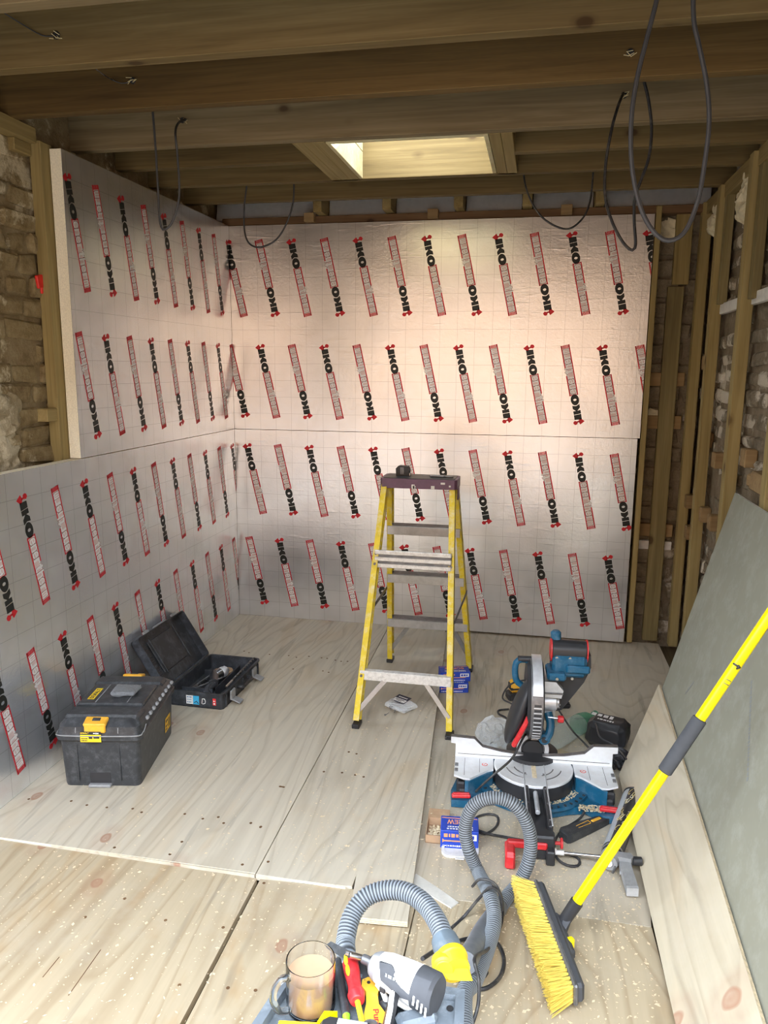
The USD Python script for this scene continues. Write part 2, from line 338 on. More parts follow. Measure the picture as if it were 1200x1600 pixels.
#PART2
# ------------------------------------------------------------------ the setting: floor
ZR = -0.014                                     # the lower floor on the right
def slab(x0, x1, y0, y1, z0, z1, b=0.0): return B(x1 - x0, y1 - y0, z1 - z0, ((x0 + x1) / 2, (y0 + y1) / 2, (z0 + z1) / 2), b)
fl = thing('floor', kind='structure')
obj('subfloor', slab(-0.15, 2.72, -4.1, 0.15, -0.2, -0.05), 'roof_deck', fl)
def sheet(pts, z0, z1, mat): obj('plywood_sheet', EX(pts, z1 - z0, TRN([0, 0, z0])), mat, fl, smooth=False)
sheet([(0.0, -2.447), (1.030, -2.457), (0.990, 0.0), (0.0, 0.0)], -0.018, 0.0, 'grey_ply')
sheet([(1.034, -2.457), (1.345, -2.446), (1.345, 0.0), (0.994, 0.0)], -0.018, 0.0, 'grey_ply')
sheet([(1.348, -2.42), (2.235, -2.42), (2.36, -1.2), (2.61, -0.33), (2.605, 0.06), (1.348, 0.06)], -0.05, ZR, 'dusty_ply')
sheet([(0.0, -3.9), (1.066, -3.9), (1.040, -2.464), (0.0, -2.452)], -0.03, -0.006, 'warm_ply')
sheet([(1.080, -3.9), (1.548, -3.9), (1.548, -2.44), (1.325, -2.452), (1.052, -2.464)], -0.03, -0.006, 'warm_ply')
sheet([(1.551, -3.9), (2.3, -3.9), (2.236, -2.424), (1.551, -2.424)], -0.05, ZR, 'warm_ply')
SCR = [(x / 2.667, 1200 + y / 2.667) for x, y in ((120, 130), (297, 138), (362, 155), (445, 165), (553, 170), (590, 185), (770, 192), (845, 212), (910, 205), (932, 230), (1045, 230), (1087, 245), (477, 332), (708, 360), (758, 308), (1010, 403), (1170, 78), (1182, 80))]
SCR += [(380 + x / 3.333, 980 + y / 3.333) for x, y in ((5, 125), (30, 133), (137, 142), (237, 148), (277, 157), (342, 152), (408, 160), (437, 163), (480, 172), (510, 178), (543, 178), (550, 650), (590, 660), (420, 753), (515, 758), (583, 770), (627, 780), (40, 1020), (90, 1042), (205, 832), (192, 830), (130, 1222), (415, 228), (445, 235), (260, 218))]
SCR += [(x / 2.667, 1200 + y / 2.667) for x, y in ((930, 665), (690, 635), (748, 905), (950, 917), (1065, 927), (520, 545), (355, 622), (1100, 480))]
for u_, v_ in SCR:
    z_ = 0.0 if v_ < 1300 + .137 * u_ * .98 + 5 else -0.006
    if u_ > 535 and v_ > 1150: z_ = 0.0
    c = at(u_, v_, z=z_); obj('screw_head', LA([(0, 0.0001), (0.0048, 0.0001), (0.0052, 0.0009), (0.002, 0.0004), (0, 0.0003)], 8, TRN(c)), 'brown_plate_timber', fl, w=True)
for a_, b_ in (((178, 872), (247, 788)), ((285, 948), (420, 757))):
    p_, q_ = [at(x / 2.667, 1200 + y / 2.667, z=-0.006) for x, y in (a_, b_)]
    obj('split', XF(B(np.linalg.norm(q_ - p_), 0.0022, 0.0006), frame((p_ + q_) / 2 + A(0, 0, .0003), q_ - p_, np.cross([0, 0, 1.0], q_ - p_))), 'brown_plate_timber', fl, w=True, smooth=False)
obj('edge_splinter', [slab(0.0, 1.030, -2.4500, -2.4475, -0.006, 0.0003), slab(1.034, 1.325, -2.4550, -2.4515, -0.006, 0.0003)], 'foam_core', fl, smooth=False)
obj('ground', slab(-14, 16, -16, 3, -0.5, -0.21), 'patio', kind='structure')

# ------------------------------------------------------------------ masonry
def brick_mesh(sx, sy, sz, rng, jag=0.006):
    pts = []; h = A(sx, sy, sz) / 2
    for s in np.ndindex(2, 2, 2):
        q = np.array(s) * 2.0 - 1
        c = q * h * (1 + rng.uniform(-0.05, 0.02, 3)) + rng.uniform(-jag, jag, 3)
        for k in range(3):
            e = c.copy(); cut = rng.uniform(0.004, 0.016); e = e - q * cut; e[k] = c[k]; pts.append(e)
    return HULL(pts)

wl = thing('wall_left', kind='structure')
g = trimesh.creation.box([0.25, 3.85, 2.9]); g.apply_translation([-0.245, -1.725, 1.25])
obj('mortar', g, 'left_mortar', wl, smooth=False)
rng = np.random.default_rng(3)
for k in range(16):
    z = 1.14 + 0.082 * k
    y = -2.62 + rng.uniform(0, 0.12)
    while y < -1.62:
        L = rng.choice([0.11, 0.2, 0.22, 0.16]) * rng.uniform(0.9, 1.08)
        if rng.random() < 0.93:
            m = brick_mesh(0.1, L, 0.068 * rng.uniform(0.88, 1.08), rng, 0.007)
            m.apply_transform(ROT(rng.normal(0, 0.03), [1, 0, 0]))
            m.apply_translation([-0.155 + rng.uniform(-0.012, 0.012), y + L / 2, z + rng.uniform(-0.006, 0.006)])
            obj('brick', m, 'left_brick', wl, smooth=False)
        y += L + rng.uniform(0.014, 0.03)
# lumps of old plaster left on the bricks
for i, (yy, zz, sy, sz) in enumerate([(-2.06, 1.27, .17, .11), (-1.98, 1.40, .12, .08), (-2.1, 1.5, .13, .08), (-1.98, 2.26, .10, .05), (-2.08, 2.36, .07, .10), (-1.92, 2.22, .1, .03)]):
    m = rough(ELL(0.02, sy, sz, sub=4), 0.03, 14, i); m.apply_translation([-0.108, yy, zz])
    obj('plaster_patch', m, 'old_plaster', wl, smooth=30)
obj('stud', B(0.048, 0.07, 1.24, (-0.078, -1.672, 1.80), 0.002), 'stud_timber', wl)
obj('stud', B(0.048, 0.07, 2.40, (-0.078, -0.6, 1.20), 0.002), 'stud_timber', wl)
obj('head_plate', B(0.07, 1.2, 0.055, (-0.10, -2.31, 2.435), 0.002), 'cross_timber', wl)
obj('noggin', B(0.05, 0.10, 0.045, (-0.115, -1.76, 2.385), 0.003), 'cross_timber', wl)
obj('noggin', B(0.05, 0.075, 0.052, (-0.085, -1.735, 1.385), 0.003), 'cross_timber', wl)
c = at(62, 440, x=-0.088)
obj('red_marker', [B(0.012, 0.04, 0.05, c, 0.003, rx=0.2), B(0.008, 0.025, 0.03, c + A(0, 0.015, -0.03), 0.003)], 'red_paint', wl)

wr = thing('wall_right', kind='structure')
XR = 2.715
g = trimesh.creation.box([0.25, 4.0, 2.9]); g.apply_translation([XR + 0.137, -1.80, 1.25])
obj('mortar', g, 'right_mortar', wr, smooth=False)
rng = np.random.default_rng(11)
n = 0
for k in range(28):
    z = 0.06 + 0.0875 * k
    y = 0.08 - rng.uniform(0, 0.1)
    while y > -1.95 and n < 295:
        L = rng.choice([0.1, 0.2, 0.21]) * rng.uniform(0.9, 1.05)
        if rng.random() < 0.94 and not (z < 0.9 and y < -1.35):
            m = brick_mesh(0.1, L, 0.062 * rng.uniform(0.9, 1.12), rng, 0.006)
            m.apply_translation([XR + 0.058 + rng.uniform(-0.014, 0.004), y - L / 2, z + rng.uniform(-0.006, 0.006)])
            obj('brick', m, 'right_brick', wr, smooth=False); n += 1
        y -= L + rng.uniform(0.014, 0.035)
for yy in (0.03, -0.375, -0.96, -1.57, -2.17, -2.77):
    obj('stud', B(0.05, 0.062, 2.455, (2.676, yy, 1.2225), 0.002), 'stud_timber', wr)
for yy, zz, L in ((-0.445, 2.17, 0.55), (-1.035, 2.17, 0.6), (-1.64, 2.2, 0.5)):
    obj('packer', B(0.035, 0.06, L, (2.69, yy, zz), 0.002), 'weathered_stud_timber', wr)
obj('head_plate', B(0.06, 3.1, 0.07, (2.70, -1.5, 2.425), 0.002), 'cross_timber', wr)
for yy, zz in ((-0.2, 1.62), (-0.33, 1.23), (-0.42, .86), (-1.15, 1.23), (-0.02, .86), (-0.62, 1.16), (-0.64, 0.86), (-0.1, 0.70)):
    obj('noggin', B(0.05, 0.075, 0.075, (2.70, yy, zz), 0.004), 'orange_block_timber', wr)
obj('white_batten', B(0.025, 2.8, 0.05, (2.705, -1.62, 1.875), 0.002), 'white_paint', wr)
for i, (yy, zz, s) in enumerate([(-0.7, 2.30, .075), (-0.76, 2.37, .06), (-0.28, 2.33, .06), (-0.2, 2.38, .05), (-0.10, 2.32, .06)]):
    m = rough(ELL(0.035, s, s * 1.1, sub=3), 0.03, 22, i); m.apply_translation([2.70, yy, zz])
    obj('expanding_foam', m, 'expanding_foam', wr, smooth=30)

wb = thing('wall_rear', kind='structure')
g = trimesh.creation.box([3.1, 0.25, 2.9]); g.apply_translation([1.3, 0.245, 1.25])
obj('mortar', g, 'right_mortar', wb, smooth=False)
rng = np.random.default_rng(5)
for k in range(21):
    z = 0.07 + 0.115 * k
    x = 2.44 - rng.uniform(0, 0.06)
    while x < 2.70:
        L = rng.choice([0.13, 0.2, 0.24]) * rng.uniform(0.9, 1.05)
        m = brick_mesh(L, 0.1, 0.095 * rng.uniform(0.88, 1.06), rng, 0.008)
        m.apply_translation([x + L / 2, 0.155 + rng.uniform(-0.012, 0.006), z])
        obj('brick', m, 'rear_brick', wb, smooth=False)
        x += L + rng.uniform(0.014, 0.03)
obj('board_edge_batten', B(0.030, 0.10, 2.44, (2.432, 0.052, 1.22), 0.002), 'stud_timber', wb)
obj('stud', B(0.085, 0.045, 2.03, (2.555, 0.085, 1.015), 0.002, ry=0.0), 'weathered_stud_timber', wb)
obj('stud', B(0.085, 0.045, 0.40, (2.575, 0.08, 2.24), 0.002), 'stud_timber', wb)
for zz in (1.53, 1.29, 0.665):
    obj('noggin', B(0.19, 0.04, 0.075, (2.545, 0.10, zz), 0.003), 'orange_block_timber', wb)
obj('white_block', B(0.19, 0.03, 0.05, (2.545, 0.10, 0.575), 0.002), 'white_paint', wb)
m = rough(ELL(0.08, 0.03, 0.06, sub=3), 0.03, 20, 9); m.apply_translation([2.5, 0.11, 2.33]); obj('expanding_foam', m, 'expanding_foam', wb, smooth=30)
m = rough(ELL(0.05, 0.02, 0.03, sub=3), 0.02, 20, 4); m.apply_translation([2.49, 0.11, 1.335]); obj('expanding_foam', m, 'expanding_foam', wb, smooth=30)
obj('wall_plate', B(2.75, 0.09, 0.040, (1.33, 0.055, 2.424), 0.002), 'brown_plate_timber', wb)
for xx in (0.5, 1.22, 1.95):
    obj('noggin', B(0.06, 0.05, 0.05, (xx, 0.0, 2.432), 0.002), 'orange_block_timber', wb)
# the yard behind the camera: a sunlit house wall
obj('wall_yard', B(14, 0.3, 6.0, (1.5, -11.0, 2.8)), 'garden_brick', kind='structure')

# ------------------------------------------------------------------ roof
ce = thing('ceiling', kind='structure')
JB, JT = 2.46, 2.665
SX0, SX1, SY0, SY1 = 0.965, 1.612, -1.335, -0.70
for i, yb in enumerate((-3.37, -2.98, -2.59, -2.21, -1.815, -1.36, -1.04, -0.695, -0.295)):
    mt = {5: 'aged_joist_timber', 2: 'aged_joist_timber', 4: 'brown_joist_timber'}.get(i, 'joist_timber')
    yc, zc = yb - 0.0235, (JB + JT) / 2
    if i == 6:
        obj('joist', B(0.93, 0.047, JT - JB, (0.365, yc, zc), 0.002), mt, ce)
        obj('joist', B(1.1, 0.047, JT - JB, (2.25, yc, zc), 0.002), mt, ce)
    else:
        obj('joist', B(2.9, 0.047, JT - JB, (1.33, yc, zc), 0.002), mt, ce)
def trimmer(xc): obj('trimmer', B(0.045, SY1 - SY0 - 0.0, JT - JB, (xc, (SY0 + SY1) / 2 - 0.02, (JB + JT) / 2), 0.002), 'cross_timber', ce)
for xc in (0.853, 0.899, 0.944, 1.637, 1.683): trimmer(xc)
dk = [slab(-0.12, SX0, -3.6, 0.3, JT, JT + 0.02), slab(SX1, 2.85, -3.6, 0.3, JT, JT + 0.02),
      slab(SX0, SX1, -3.6, SY0, JT, JT + 0.02), slab(SX0, SX1, SY1, 0.3, JT, JT + 0.02)]
obj('roof_deck', dk, 'roof_deck', ce, smooth=False)
for xc in (0.55, 0.95, 1.35, 1.72, 2.1):
    obj('rafter_end', B(0.05, 0.22, 0.21, (xc + 0.02, 0.02, 2.552), 0.002), 'cross_timber', ce)
for k, (xa, xb) in enumerate(((-0.1, 0.54), (0.6, 0.94), (1.0, 1.34), (1.4, 1.71), (1.77, 2.09), (2.15, 2.7))):
    obj('foil_insulation', rough(B(xb - xa, 0.03, 0.23, ((xa + xb) / 2, 0.085, 2.55), 0.004, rx=-0.2).subdivide().subdivide().subdivide(), 0.006, 14, k), 'roof_foil', ce, smooth=40)
obj('fascia', slab(-0.2, 2.9, -3.63, -3.6, 2.46, 2.75), 'brown_plate_timber', ce)
w1 = thing('window_1', kind='structure')
for a in ((SX0 + 0.009, (SY0 + SY1) / 2, 0.018, SY1 - SY0), (SX1 - 0.009, (SY0 + SY1) / 2, 0.018, SY1 - SY0)):
    for q in range(2):
        obj('liner_board', B(a[2], a[3], 0.118, (a[0], a[1], 2.521 + 0.121 * q), 0.0015), 'pale_liner_timber', w1)
for yy in (SY1 - 0.009, SY0 + 0.009):
    for q in range(2):
        obj('liner_board', B(SX1 - SX0 - 0.036, 0.018, 0.118, (1.2885, yy, 2.521 + 0.121 * q), 0.0015), 'pale_liner_timber', w1)
obj('window_frame', [B(0.75, 0.05, 0.06, (1.2885, y, 2.715), 0.004) for y in (SY0 - 0.03, SY1 + 0.03)] + [B(0.05, 0.62, 0.06, (x, -1.0175, 2.715), 0.004) for x in (SX0 - 0.03, SX1 + 0.03)], 'white_paint', w1)
look('window_glass', {"t": ("transparent_bsdf", {"color": (0.97, 0.98, 0.97)}), "g": ("glossy_bsdf", {"roughness": 0.02}), "m": ("mix_closure", {"fac": 0.06})},
     [("t.BSDF", "m.closure1"), ("g.BSDF", "m.closure2")], surface="m.closure")
obj('pane', B(0.66, 0.66, 0.008, (1.2885, -1.0175, 2.725)), 'window_glass', w1, smooth=False)

# ------------------------------------------------------------------ insulation boards with their print
INK_K, INK_R, FOIL_C, INK_D = (0.018, 0.02, 0.018), (0.6, 0.02, 0.03), (0.80, 0.78, 0.77), (0.16, 0.02, 0.025)
def print_mesh():
    """One printed mark: u (x) along the reading direction 0..0.451, v (y) up, centred on v = 0."""
    L = []
    e = lambda pts: L.append((EX(pts, 0.0004), INK_R))
    e([(-0.002, -0.006), (0.012, -0.033), (0.033, -0.014), (0.028, -0.004), (0.014, -0.001)])
    e([(0.003, 0.009), (0.016, 0.004), (0.024, 0.02), (0.016, 0.03), (0.006, 0.028), (0.0, 0.019)])
    e([(0.012, -0.006), (0.02, -0.006), (0.02, 0.008), (0.012, 0.008)])
    k = lambda poly: L.append((EX(poly, 0.0004), INK_K))
    k([(0.026, -0.02), (0.056, -0.021), (0.056, 0.019), (0.030, 0.020)])
    k([(0.059, -0.021), (0.078, -0.021), (0.078, 0.019), (0.059, 0.019)])
    k([(0.078, -0.004), (0.094, -0.021), (0.113, -0.021), (0.105, -0.002), (0.110, 0.019), (0.092, 0.019), (0.078, 0.004)])
    from shapely.geometry import Point
    from shapely import affinity
    O = affinity.scale(Point(0, 0).buffer(1, 10), 0.031, 0.0225); I = affinity.scale(Point(0, 0).buffer(1, 6), 0.0065, 0.009)
    k(affinity.translate(O.difference(I), 0.141, -0.001))
    x0, x1, h = 0.166, 0.451, 0.0245
    bars = [(x0, x1, -h, -h + 0.0056), (x0, x0 + 0.115, h - 0.0056, h), (x0 + 0.15, x1, h - 0.0056, h)]
    for a in np.linspace(-h + 0.003, h - 0.008, 6): bars.append((x1 - 0.018, x1, a, a + 0.0055)); bars.append((x0, x0 + 0.006, a, a + 0.0055))
    for a, b_, c_, d_ in bars: L.append((EX([(a, c_), (b_, c_), (b_, d_), (a, d_)], 0.0004), INK_R))
    w = (x1 - 0.022 - x0 - 0.009) / 9
    L.append((EX([(x0 + .006, -h + .004), (x1 - .018, -h + .004), (x1 - .018, h - .004), (x0 + .006, h - .004)], 0.0002), (0.72, 0.56, 0.54)))
    for i, ch in enumerate('enertherm'):
        up = ch in 'th'
        m = TX(ch, 0.045 if up else 0.036, 0.0003, True, width=w * 0.93)
        o = TX(ch, 0.0475 if up else 0.0395, 0.0002, True, width=w * 1.055)
        T = TRN([x0 + 0.009 + w * (i + 0.5), 0.003 if up else 0.0, 0.0002])
        L.append((XF(o, T), INK_D)); L.append((XF(m, T, TRN([0, 0, 0.0002])), FOIL_C))
    return L
PRINT = print_mesh()
PM = trimesh.util.concatenate([m for m, _ in PRINT])
PC = np.concatenate([np.tile(np.array(c), (len(m.vertices), 1)) for m, c in PRINT])
TILT = math.atan2(0.1, 0.44)

def board(label, axis, h0, h1, z0, z1, rows, thick=0.05, notch=None):
    """A board on the rear (axis x) or the left (axis y) wall with its rows of print: (z of the top, first h, first kind, end)."""
    b = thing('insulation_board', label, 'insulation board', (h0 if axis == 'x' else 0, 0 if axis == 'x' else h0, z0), group='foil insulation boards')
    W = lambda h, d, z: A(h, d, z) if axis == 'x' else A(-d, h, z)
    N = 24
    hs = np.linspace(h0, h1, N + 1); zs = np.linspace(z0, z1, 13)
    core = slab(h0, h1, 0.0012, thick, z0, z1, 0.0) if axis == 'x' else slab(-thick, -0.0012, h0, h1, z0, z1)
    obj('foam_core', rough(core.subdivide().subdivide().subdivide().subdivide(), 0.0006, 90, 2), 'foam_core', b, w=True, smooth=False)
    face = slab(h0, h1, 0.0, 0.0012, z0, z1, 0.0) if axis == 'x' else slab(-0.0012, 0.0, h0, h1, z0, z1)
    obj('foil_facing', face, 'foil_' + ('rear' if axis == 'x' else 'side'), b, w=True, smooth=False)
    for zt, h, kind, end in rows:
        while h < end:
            d = W(math.sin(TILT), 0, -math.cos(TILT)); up = W(math.cos(TILT), 0, math.sin(TILT))
            top = W(h + 0.012, -0.0003, zt)
            if kind == 'B': top = top + d * 0.451; d, up = -d, -up
            m = XF(PM, frame(top, d, up)); c = PC
            q = m.vertices[:, 0 if axis == 'x' else 1]
            if q.max() > h1 or q.min() < h0:                          # cut where the board ends
                T_, n_, ms, cs = frame(top, d, up), W(1, 0, 0), [], []
                for pm, pc_ in PRINT:
                    pm = XF(pm, T_)
                    for lim, sg_ in ((h0 + 5e-4, 1), (h1 - 5e-4, -1)):
                        if len(pm.faces): pm = pm.slice_plane(W(lim, 0, 0), n_ * sg_)
                    if len(pm.faces): ms.append(pm); cs.append(np.tile(np.array(pc_), (len(pm.vertices), 1)))
                if not ms: h += 0.2; kind = 'BA'[kind == 'B']; continue
                m, c = trimesh.util.concatenate(ms), np.concatenate(cs)
            obj('printed_mark', m, 'foil_ink', b, w=True, smooth=False, cd=c)
            h += 0.2; kind = 'BA'[kind == 'B']
    return b
ra, rb, rc, rd = 2.318, 1.714, 1.112, 0.52
board('silver foil insulation board, upper one on the rear wall, under the roof', 'x', 0.0, 2.412, 1.203, 2.4, [(ra, -0.03, 'A', 2.4), (rb, -0.035, 'B', 2.4)])
board('silver foil insulation board, lower one on the rear wall behind the stepladder', 'x', 0.0, 2.400, 0.0, 1.2, [(rc, 0.066, 'A', 2.3), (rd, 0.064, 'B', 2.3)])
board('silver foil insulation board on the left wall with its cream foam edge showing', 'y', -1.655, -0.003, 1.203, 2.402, [(ra, -1.643, 'A', 0), (rb, -1.63, 'B', 0)])
board('long silver foil insulation board low on the left wall behind the toolbox', 'y', -2.9, -0.003, 0.0, 1.2, [(rc, -2.86, 'A', 0), (rd, -2.88, 'B', 0)])
# ------------------------------------------------------------------ materials of the things
plain('black_plastic', (0.026, 0.028, 0.031), 0.4, dust=0.14, dust_col=(0.42, 0.43, 0.44), scale=40)
plain('black_case', (0.022, 0.024, 0.028), 0.48, dust=0.22, dust_col=(0.32, 0.36, 0.42), scale=12)
plain('clean_black', (0.02, 0.02, 0.022), 0.4)
plain('rubber_grey', (0.055, 0.058, 0.065), 0.75)
plain('yellow_plastic', (0.80, 0.42, 0.03), 0.45, dust=0.15)
plain('bright_yellow', (0.93, 0.72, 0.0), 0.32, var=0.04)
plain('lemon_plastic', (0.76, 0.55, 0.02), 0.45, var=0.05)
plain('bristle_yellow', (0.86, 0.66, 0.12), 0.6, var=0.15, scale=40)
plain('ladder_yellow', (0.72, 0.55, 0.02), 0.5, var=0.1, scale=30, dust=0.85, dust_col=(0.70, 0.66, 0.5))
plain('ladder_cap', (0.13, 0.06, 0.11), 0.4, dust=0.35, dust_col=(0.1, 0.08, 0.1), scale=40)
plain('aluminium', (0.44, 0.44, 0.435), 0.38, 0.75, dust=0.5, dust_col=(0.3, 0.29, 0.27))
plain('painted_aluminium', (0.76, 0.75, 0.72), 0.5, 0.3, dust=0.75, dust_col=(0.35, 0.33, 0.3), scale=50)
plain('steel', (0.55, 0.55, 0.56), 0.25, 1.0, var=0.05)
plain('dark_steel', (0.16, 0.16, 0.165), 0.4, 0.7, dust=0.4, dust_col=(0.42, 0.4, 0.37))
plain('cast_silver', (0.6, 0.61, 0.63), 0.4, 0.6, dust=0.25, dust_col=(0.4, 0.38, 0.35))
plain('saw_white', (0.74, 0.76, 0.78), 0.4, 0.25, var=0.05, dust=0.3, dust_col=(0.55, 0.52, 0.46))
plain('saw_blue', (0.006, 0.085, 0.165), 0.42, dust=0.2, dust_col=(0.4, 0.42, 0.42), scale=20)
plain('box_blue', (0.015, 0.055, 0.42), 0.5)
plain('red_plastic', (0.55, 0.02, 0.025), 0.4, dust=0.1)
plain('cardboard', (0.42, 0.27, 0.16), 0.85, dust=0.3, dust_col=(0.72, 0.62, 0.4))
plain('white_plastic', (0.8, 0.8, 0.78), 0.5, dust=0.2)
plain('white_strip', (0.6, 0.58, 0.53), 0.75, dust=0.3)
plain('lime', (0.25, 0.75, 0.03), 0.4)
plain('cable_grey', (0.05, 0.05, 0.053), 0.5)
plain('cable_black', (0.022, 0.022, 0.024), 0.45, dust=0.15)
plain('tea', (0.50, 0.31, 0.19), 0.25, var=0.03, bump=0)
plain('tray_grey', (0.17, 0.20, 0.23), 0.45, 0.2, dust=0.75, dust_col=(0.42, 0.48, 0.53), scale=22)
plain('sawdust', (0.74, 0.62, 0.42), 0.9, var=0.2, scale=80)
plain('sand_heap', (0.56, 0.47, 0.32), 0.95, var=0.15, scale=140, bump=0.8)
plain('gun_grey', (0.25, 0.255, 0.26), 0.5, dust=0.3, dust_col=(0.5, 0.5, 0.5))
plain('hose_grey', (0.27, 0.30, 0.33), 0.5, var=0.06, dust=0.2, dust_col=(0.5, 0.5, 0.48))
plain('cuff_grey', (0.15, 0.16, 0.175), 0.55, dust=0.15)
plain('cuff_blue', (0.11, 0.14, 0.165), 0.5, dust=0.2)
look('hose_ribs', {"a": ("attribute", {"attribute": "Cd"}), "p": ("principled_bsdf", {"roughness": 0.45})}, [("a.color", "p.base_color")])
look('clear_glass', {"p": ("principled_bsdf", {"base_color": (0.95, 0.96, 0.95), "transmission_weight": 1.0, "roughness": 0.02, "ior": 1.45})}, [])
def film(name, tint, haze, col=(0.85, 0.86, 0.86), top=0.9):
    look(name, {"t": ("transparent_bsdf", {"color": tint}), "p": ("principled_bsdf", {"base_color": col, "roughness": 0.15}), "l": ("layer_weight", {"blend": 0.35}),
                "g": ("geometry", {}), "n": ("noise_texture", {"scale": 60.0, "detail": 4.0}), "b": ("bump", {"strength": 0.9, "distance": 0.006}),
                "r": ("map_range", {"to_min": haze, "to_max": top}), "m": ("mix_closure", {})},
         [("g.position", "n.vector"), ("n.fac", "b.height"), ("b.normal", "p.normal"), ("b.normal", "l.normal"), ("l.facing", "r.value"), ("r.result", "m.fac"), ("t.BSDF", "m.closure1"), ("p.BSDF", "m.closure2")], surface="m.closure")
film('clear_film', (0.94, 0.95, 0.95), 0.16); film('hazy_film', (0.9, 0.91, 0.91), 0.12, (0.6, 0.61, 0.61), 0.8); film('grey_film', (0.6, 0.61, 0.62), 0.25, (0.3, 0.31, 0.32), 0.8)
film('bottle_plastic', (0.93, 0.96, 0.95), 0.05, (0.6, 0.64, 0.62), 0.55); film('green_plastic', (0.35, 0.72, 0.55), 0.08, (0.2, 0.4, 0.3), 0.6)
Y_, O_, W_, K_, BL_, R_ = (0.88, 0.62, 0.02), (0.9, 0.36, 0.16), (0.82, 0.82, 0.8), (0.02, 0.02, 0.022), (0.02, 0.05, 0.42), (0.72, 0.03, 0.03)
def plate(w, h, c, t=0.0006): return (B(w, h, t, (0, 0, t / 2)), c)
def moved(parts, T): return [(XF(m, T), c) for m, c in parts]
def word(s, h, x, y, c, z=0.0006, width=None, T=None):
    m = XF(TX(s, h, 0.0003, True, width), TRN([x, y, z]))
    return (XF(m, T) if T is not None else m, c)
def lines(w, h, x, y, c, z=0.0006, seed=0, T=None):
    """Small print too fine to read in the photograph: a row of short bars."""
    r = np.random.default_rng(seed + int(w * 1e4)); ms, u = [], -w / 2
    while u < w / 2 - h * .3:
        l = min(r.uniform(.35, 1.1) * h, w / 2 - u); ms.append(B(l, h * r.uniform(.7, 1.0), 0.0003, (x + u + l / 2, y, z + .00015))); u += l + h * .28
    return (trimesh.util.concatenate(ms), c)
FLAT = lambda o, x, n: frame(o, x, np.cross(n, x))          # a frame lying on a face: x along it, n its normal

# ------------------------------------------------------------------ the loose floor strip, the leaning sheets
t = thing('plywood_strip', 'long narrow plywood strip lying on the floor beneath the stepladder and hose', 'plywood strip', (1.45, -1.4, 0))
obj('board', EX([(1.372, -2.598), (1.543, -2.585), (1.365, -0.1), (1.20, -0.1), (1.338, -2.3)], 0.017, TRN([0, 0, 0.0005])), 'grey_ply', t, w=True, smooth=False)
obj('end_grain', [XF(B(0.1715, 0.0012, 0.0042, (0, 0, 0)), frame((1.4575, -2.5922, 0.0028 + 0.0055 * k), (0.171, 0.013, 0), (0, 1, 0))) for k in range(3)], 'ply_edge', t, w=True, smooth=False)

def leaning(name, label, cat, corners, thick, mat, edge_mat):
    """A sheet given by the four corners of its face (room side), seen from the room."""
    c = np.array(corners, float); n = np.cross(c[1] - c[0], c[3] - c[0]); n /= np.linalg.norm(n)
    if n[0] > 0: n = -n
    t = thing(name, label, cat, (c[:, 0].mean(), c[:, 1].mean(), 0))
    obj('core', HULL(np.vstack([c - n * 0.0008, c - n * thick])), edge_mat, t, w=True, smooth=False)
    obj('face', HULL(np.vstack([c, c - n * 0.0007])), mat, t, w=True, smooth=False)
    return t, c, n
bx = lambda z: 2.354 + 0.2545 * z
pbt, pc, pn = leaning('plasterboard_sheet', 'large grey-green plasterboard sheet leaning on the right-hand studs', 'plasterboard',
    [(bx(0), -1.256, 0.0), (bx(0), -3.4, 0.0), (bx(1.1), -3.4, 1.1), (bx(1.1), -1.256, 1.1)], 0.0125, 'plasterboard_face', 'plaster_core')
ux, uz = A(0, -1, 0), A(0.2545, 0, 1) / math.hypot(0.2545, 1)
pf = lambda y, z, d=0.0: A(bx(z), y, z) + pn * d
for w_, y, z, a in ((0.09, -1.60, 0.40, 1.0), (0.32, -2.25, 0.55, -0.72)):
    obj('edge_print', moved([lines(w_, 0.014, 0, 0, (0.22, 0.23, 0.22), 0)], frame(pf(y, z, 0.0002), ux * math.cos(a) + uz * math.sin(a), uz * math.cos(a) - ux * math.sin(a))), 'paper_print', pbt, w=True)
leaning('plywood_sheet', 'low plywood sheet propped against the plasterboard, beside the broom', 'plywood sheet',
    [(2.220, -1.60, 0.012), (2.250, -3.35, 0.012), (2.378, -3.35, 0.170), (2.402, -1.25, 0.262)], 0.012, 'leaning_ply', 'ply_edge')
t = thing('timber_offcut', 'short rough orange timber offcut between the studs above the plasterboard edge', 'timber offcut', (2.69, -1.48, 1.0))
obj('block', rough(B(0.06, 0.26, 0.075, (0.0, 0, 0.165), 0.006), 0.006, 15, 3), 'orange_block_timber', t)
obj('split_end', B(0.04, 0.06, 0.05, (-0.005, 0.155, 0.16), 0.006, rz=0.2), 'orange_block_timber', t)

# ------------------------------------------------------------------ stepladder
t = thing('stepladder', 'paint-spattered yellow fibreglass stepladder with a purple top', 'stepladder', (1.325, -1.0, 0))
def rail(p0, p1, side, out):
    """A channel-section rail from foot to top; side = which way its flanges point (x), out = the web's outer side."""
    prof = [(0, -0.03), (0.026, -0.03), (0.026, -0.024), (0.005, -0.024), (0.005, 0.024), (0.026, 0.024), (0.026, 0.03), (0, 0.03)]
    p0, p1 = A(*p0), A(*p1); z = (p1 - p0) / np.linalg.norm(p1 - p0)
    x = A(side, 0, 0); y = np.cross(z, x); y /= np.linalg.norm(y); x = np.cross(y, z)
    T = np.eye(4); T[:3, 0], T[:3, 1], T[:3, 2], T[:3, 3] = x, y, z, p0
    m = EX(Polygon(prof), np.linalg.norm(p1 - p0))
    m.apply_transform(T); return m
NL0, NL1, NR0, NR1 = A(1.098, -1.385, 0.03), A(1.147, -1.02, 1.05), A(1.538, -1.375, 0.016), A(1.487, -1.005, 1.05)
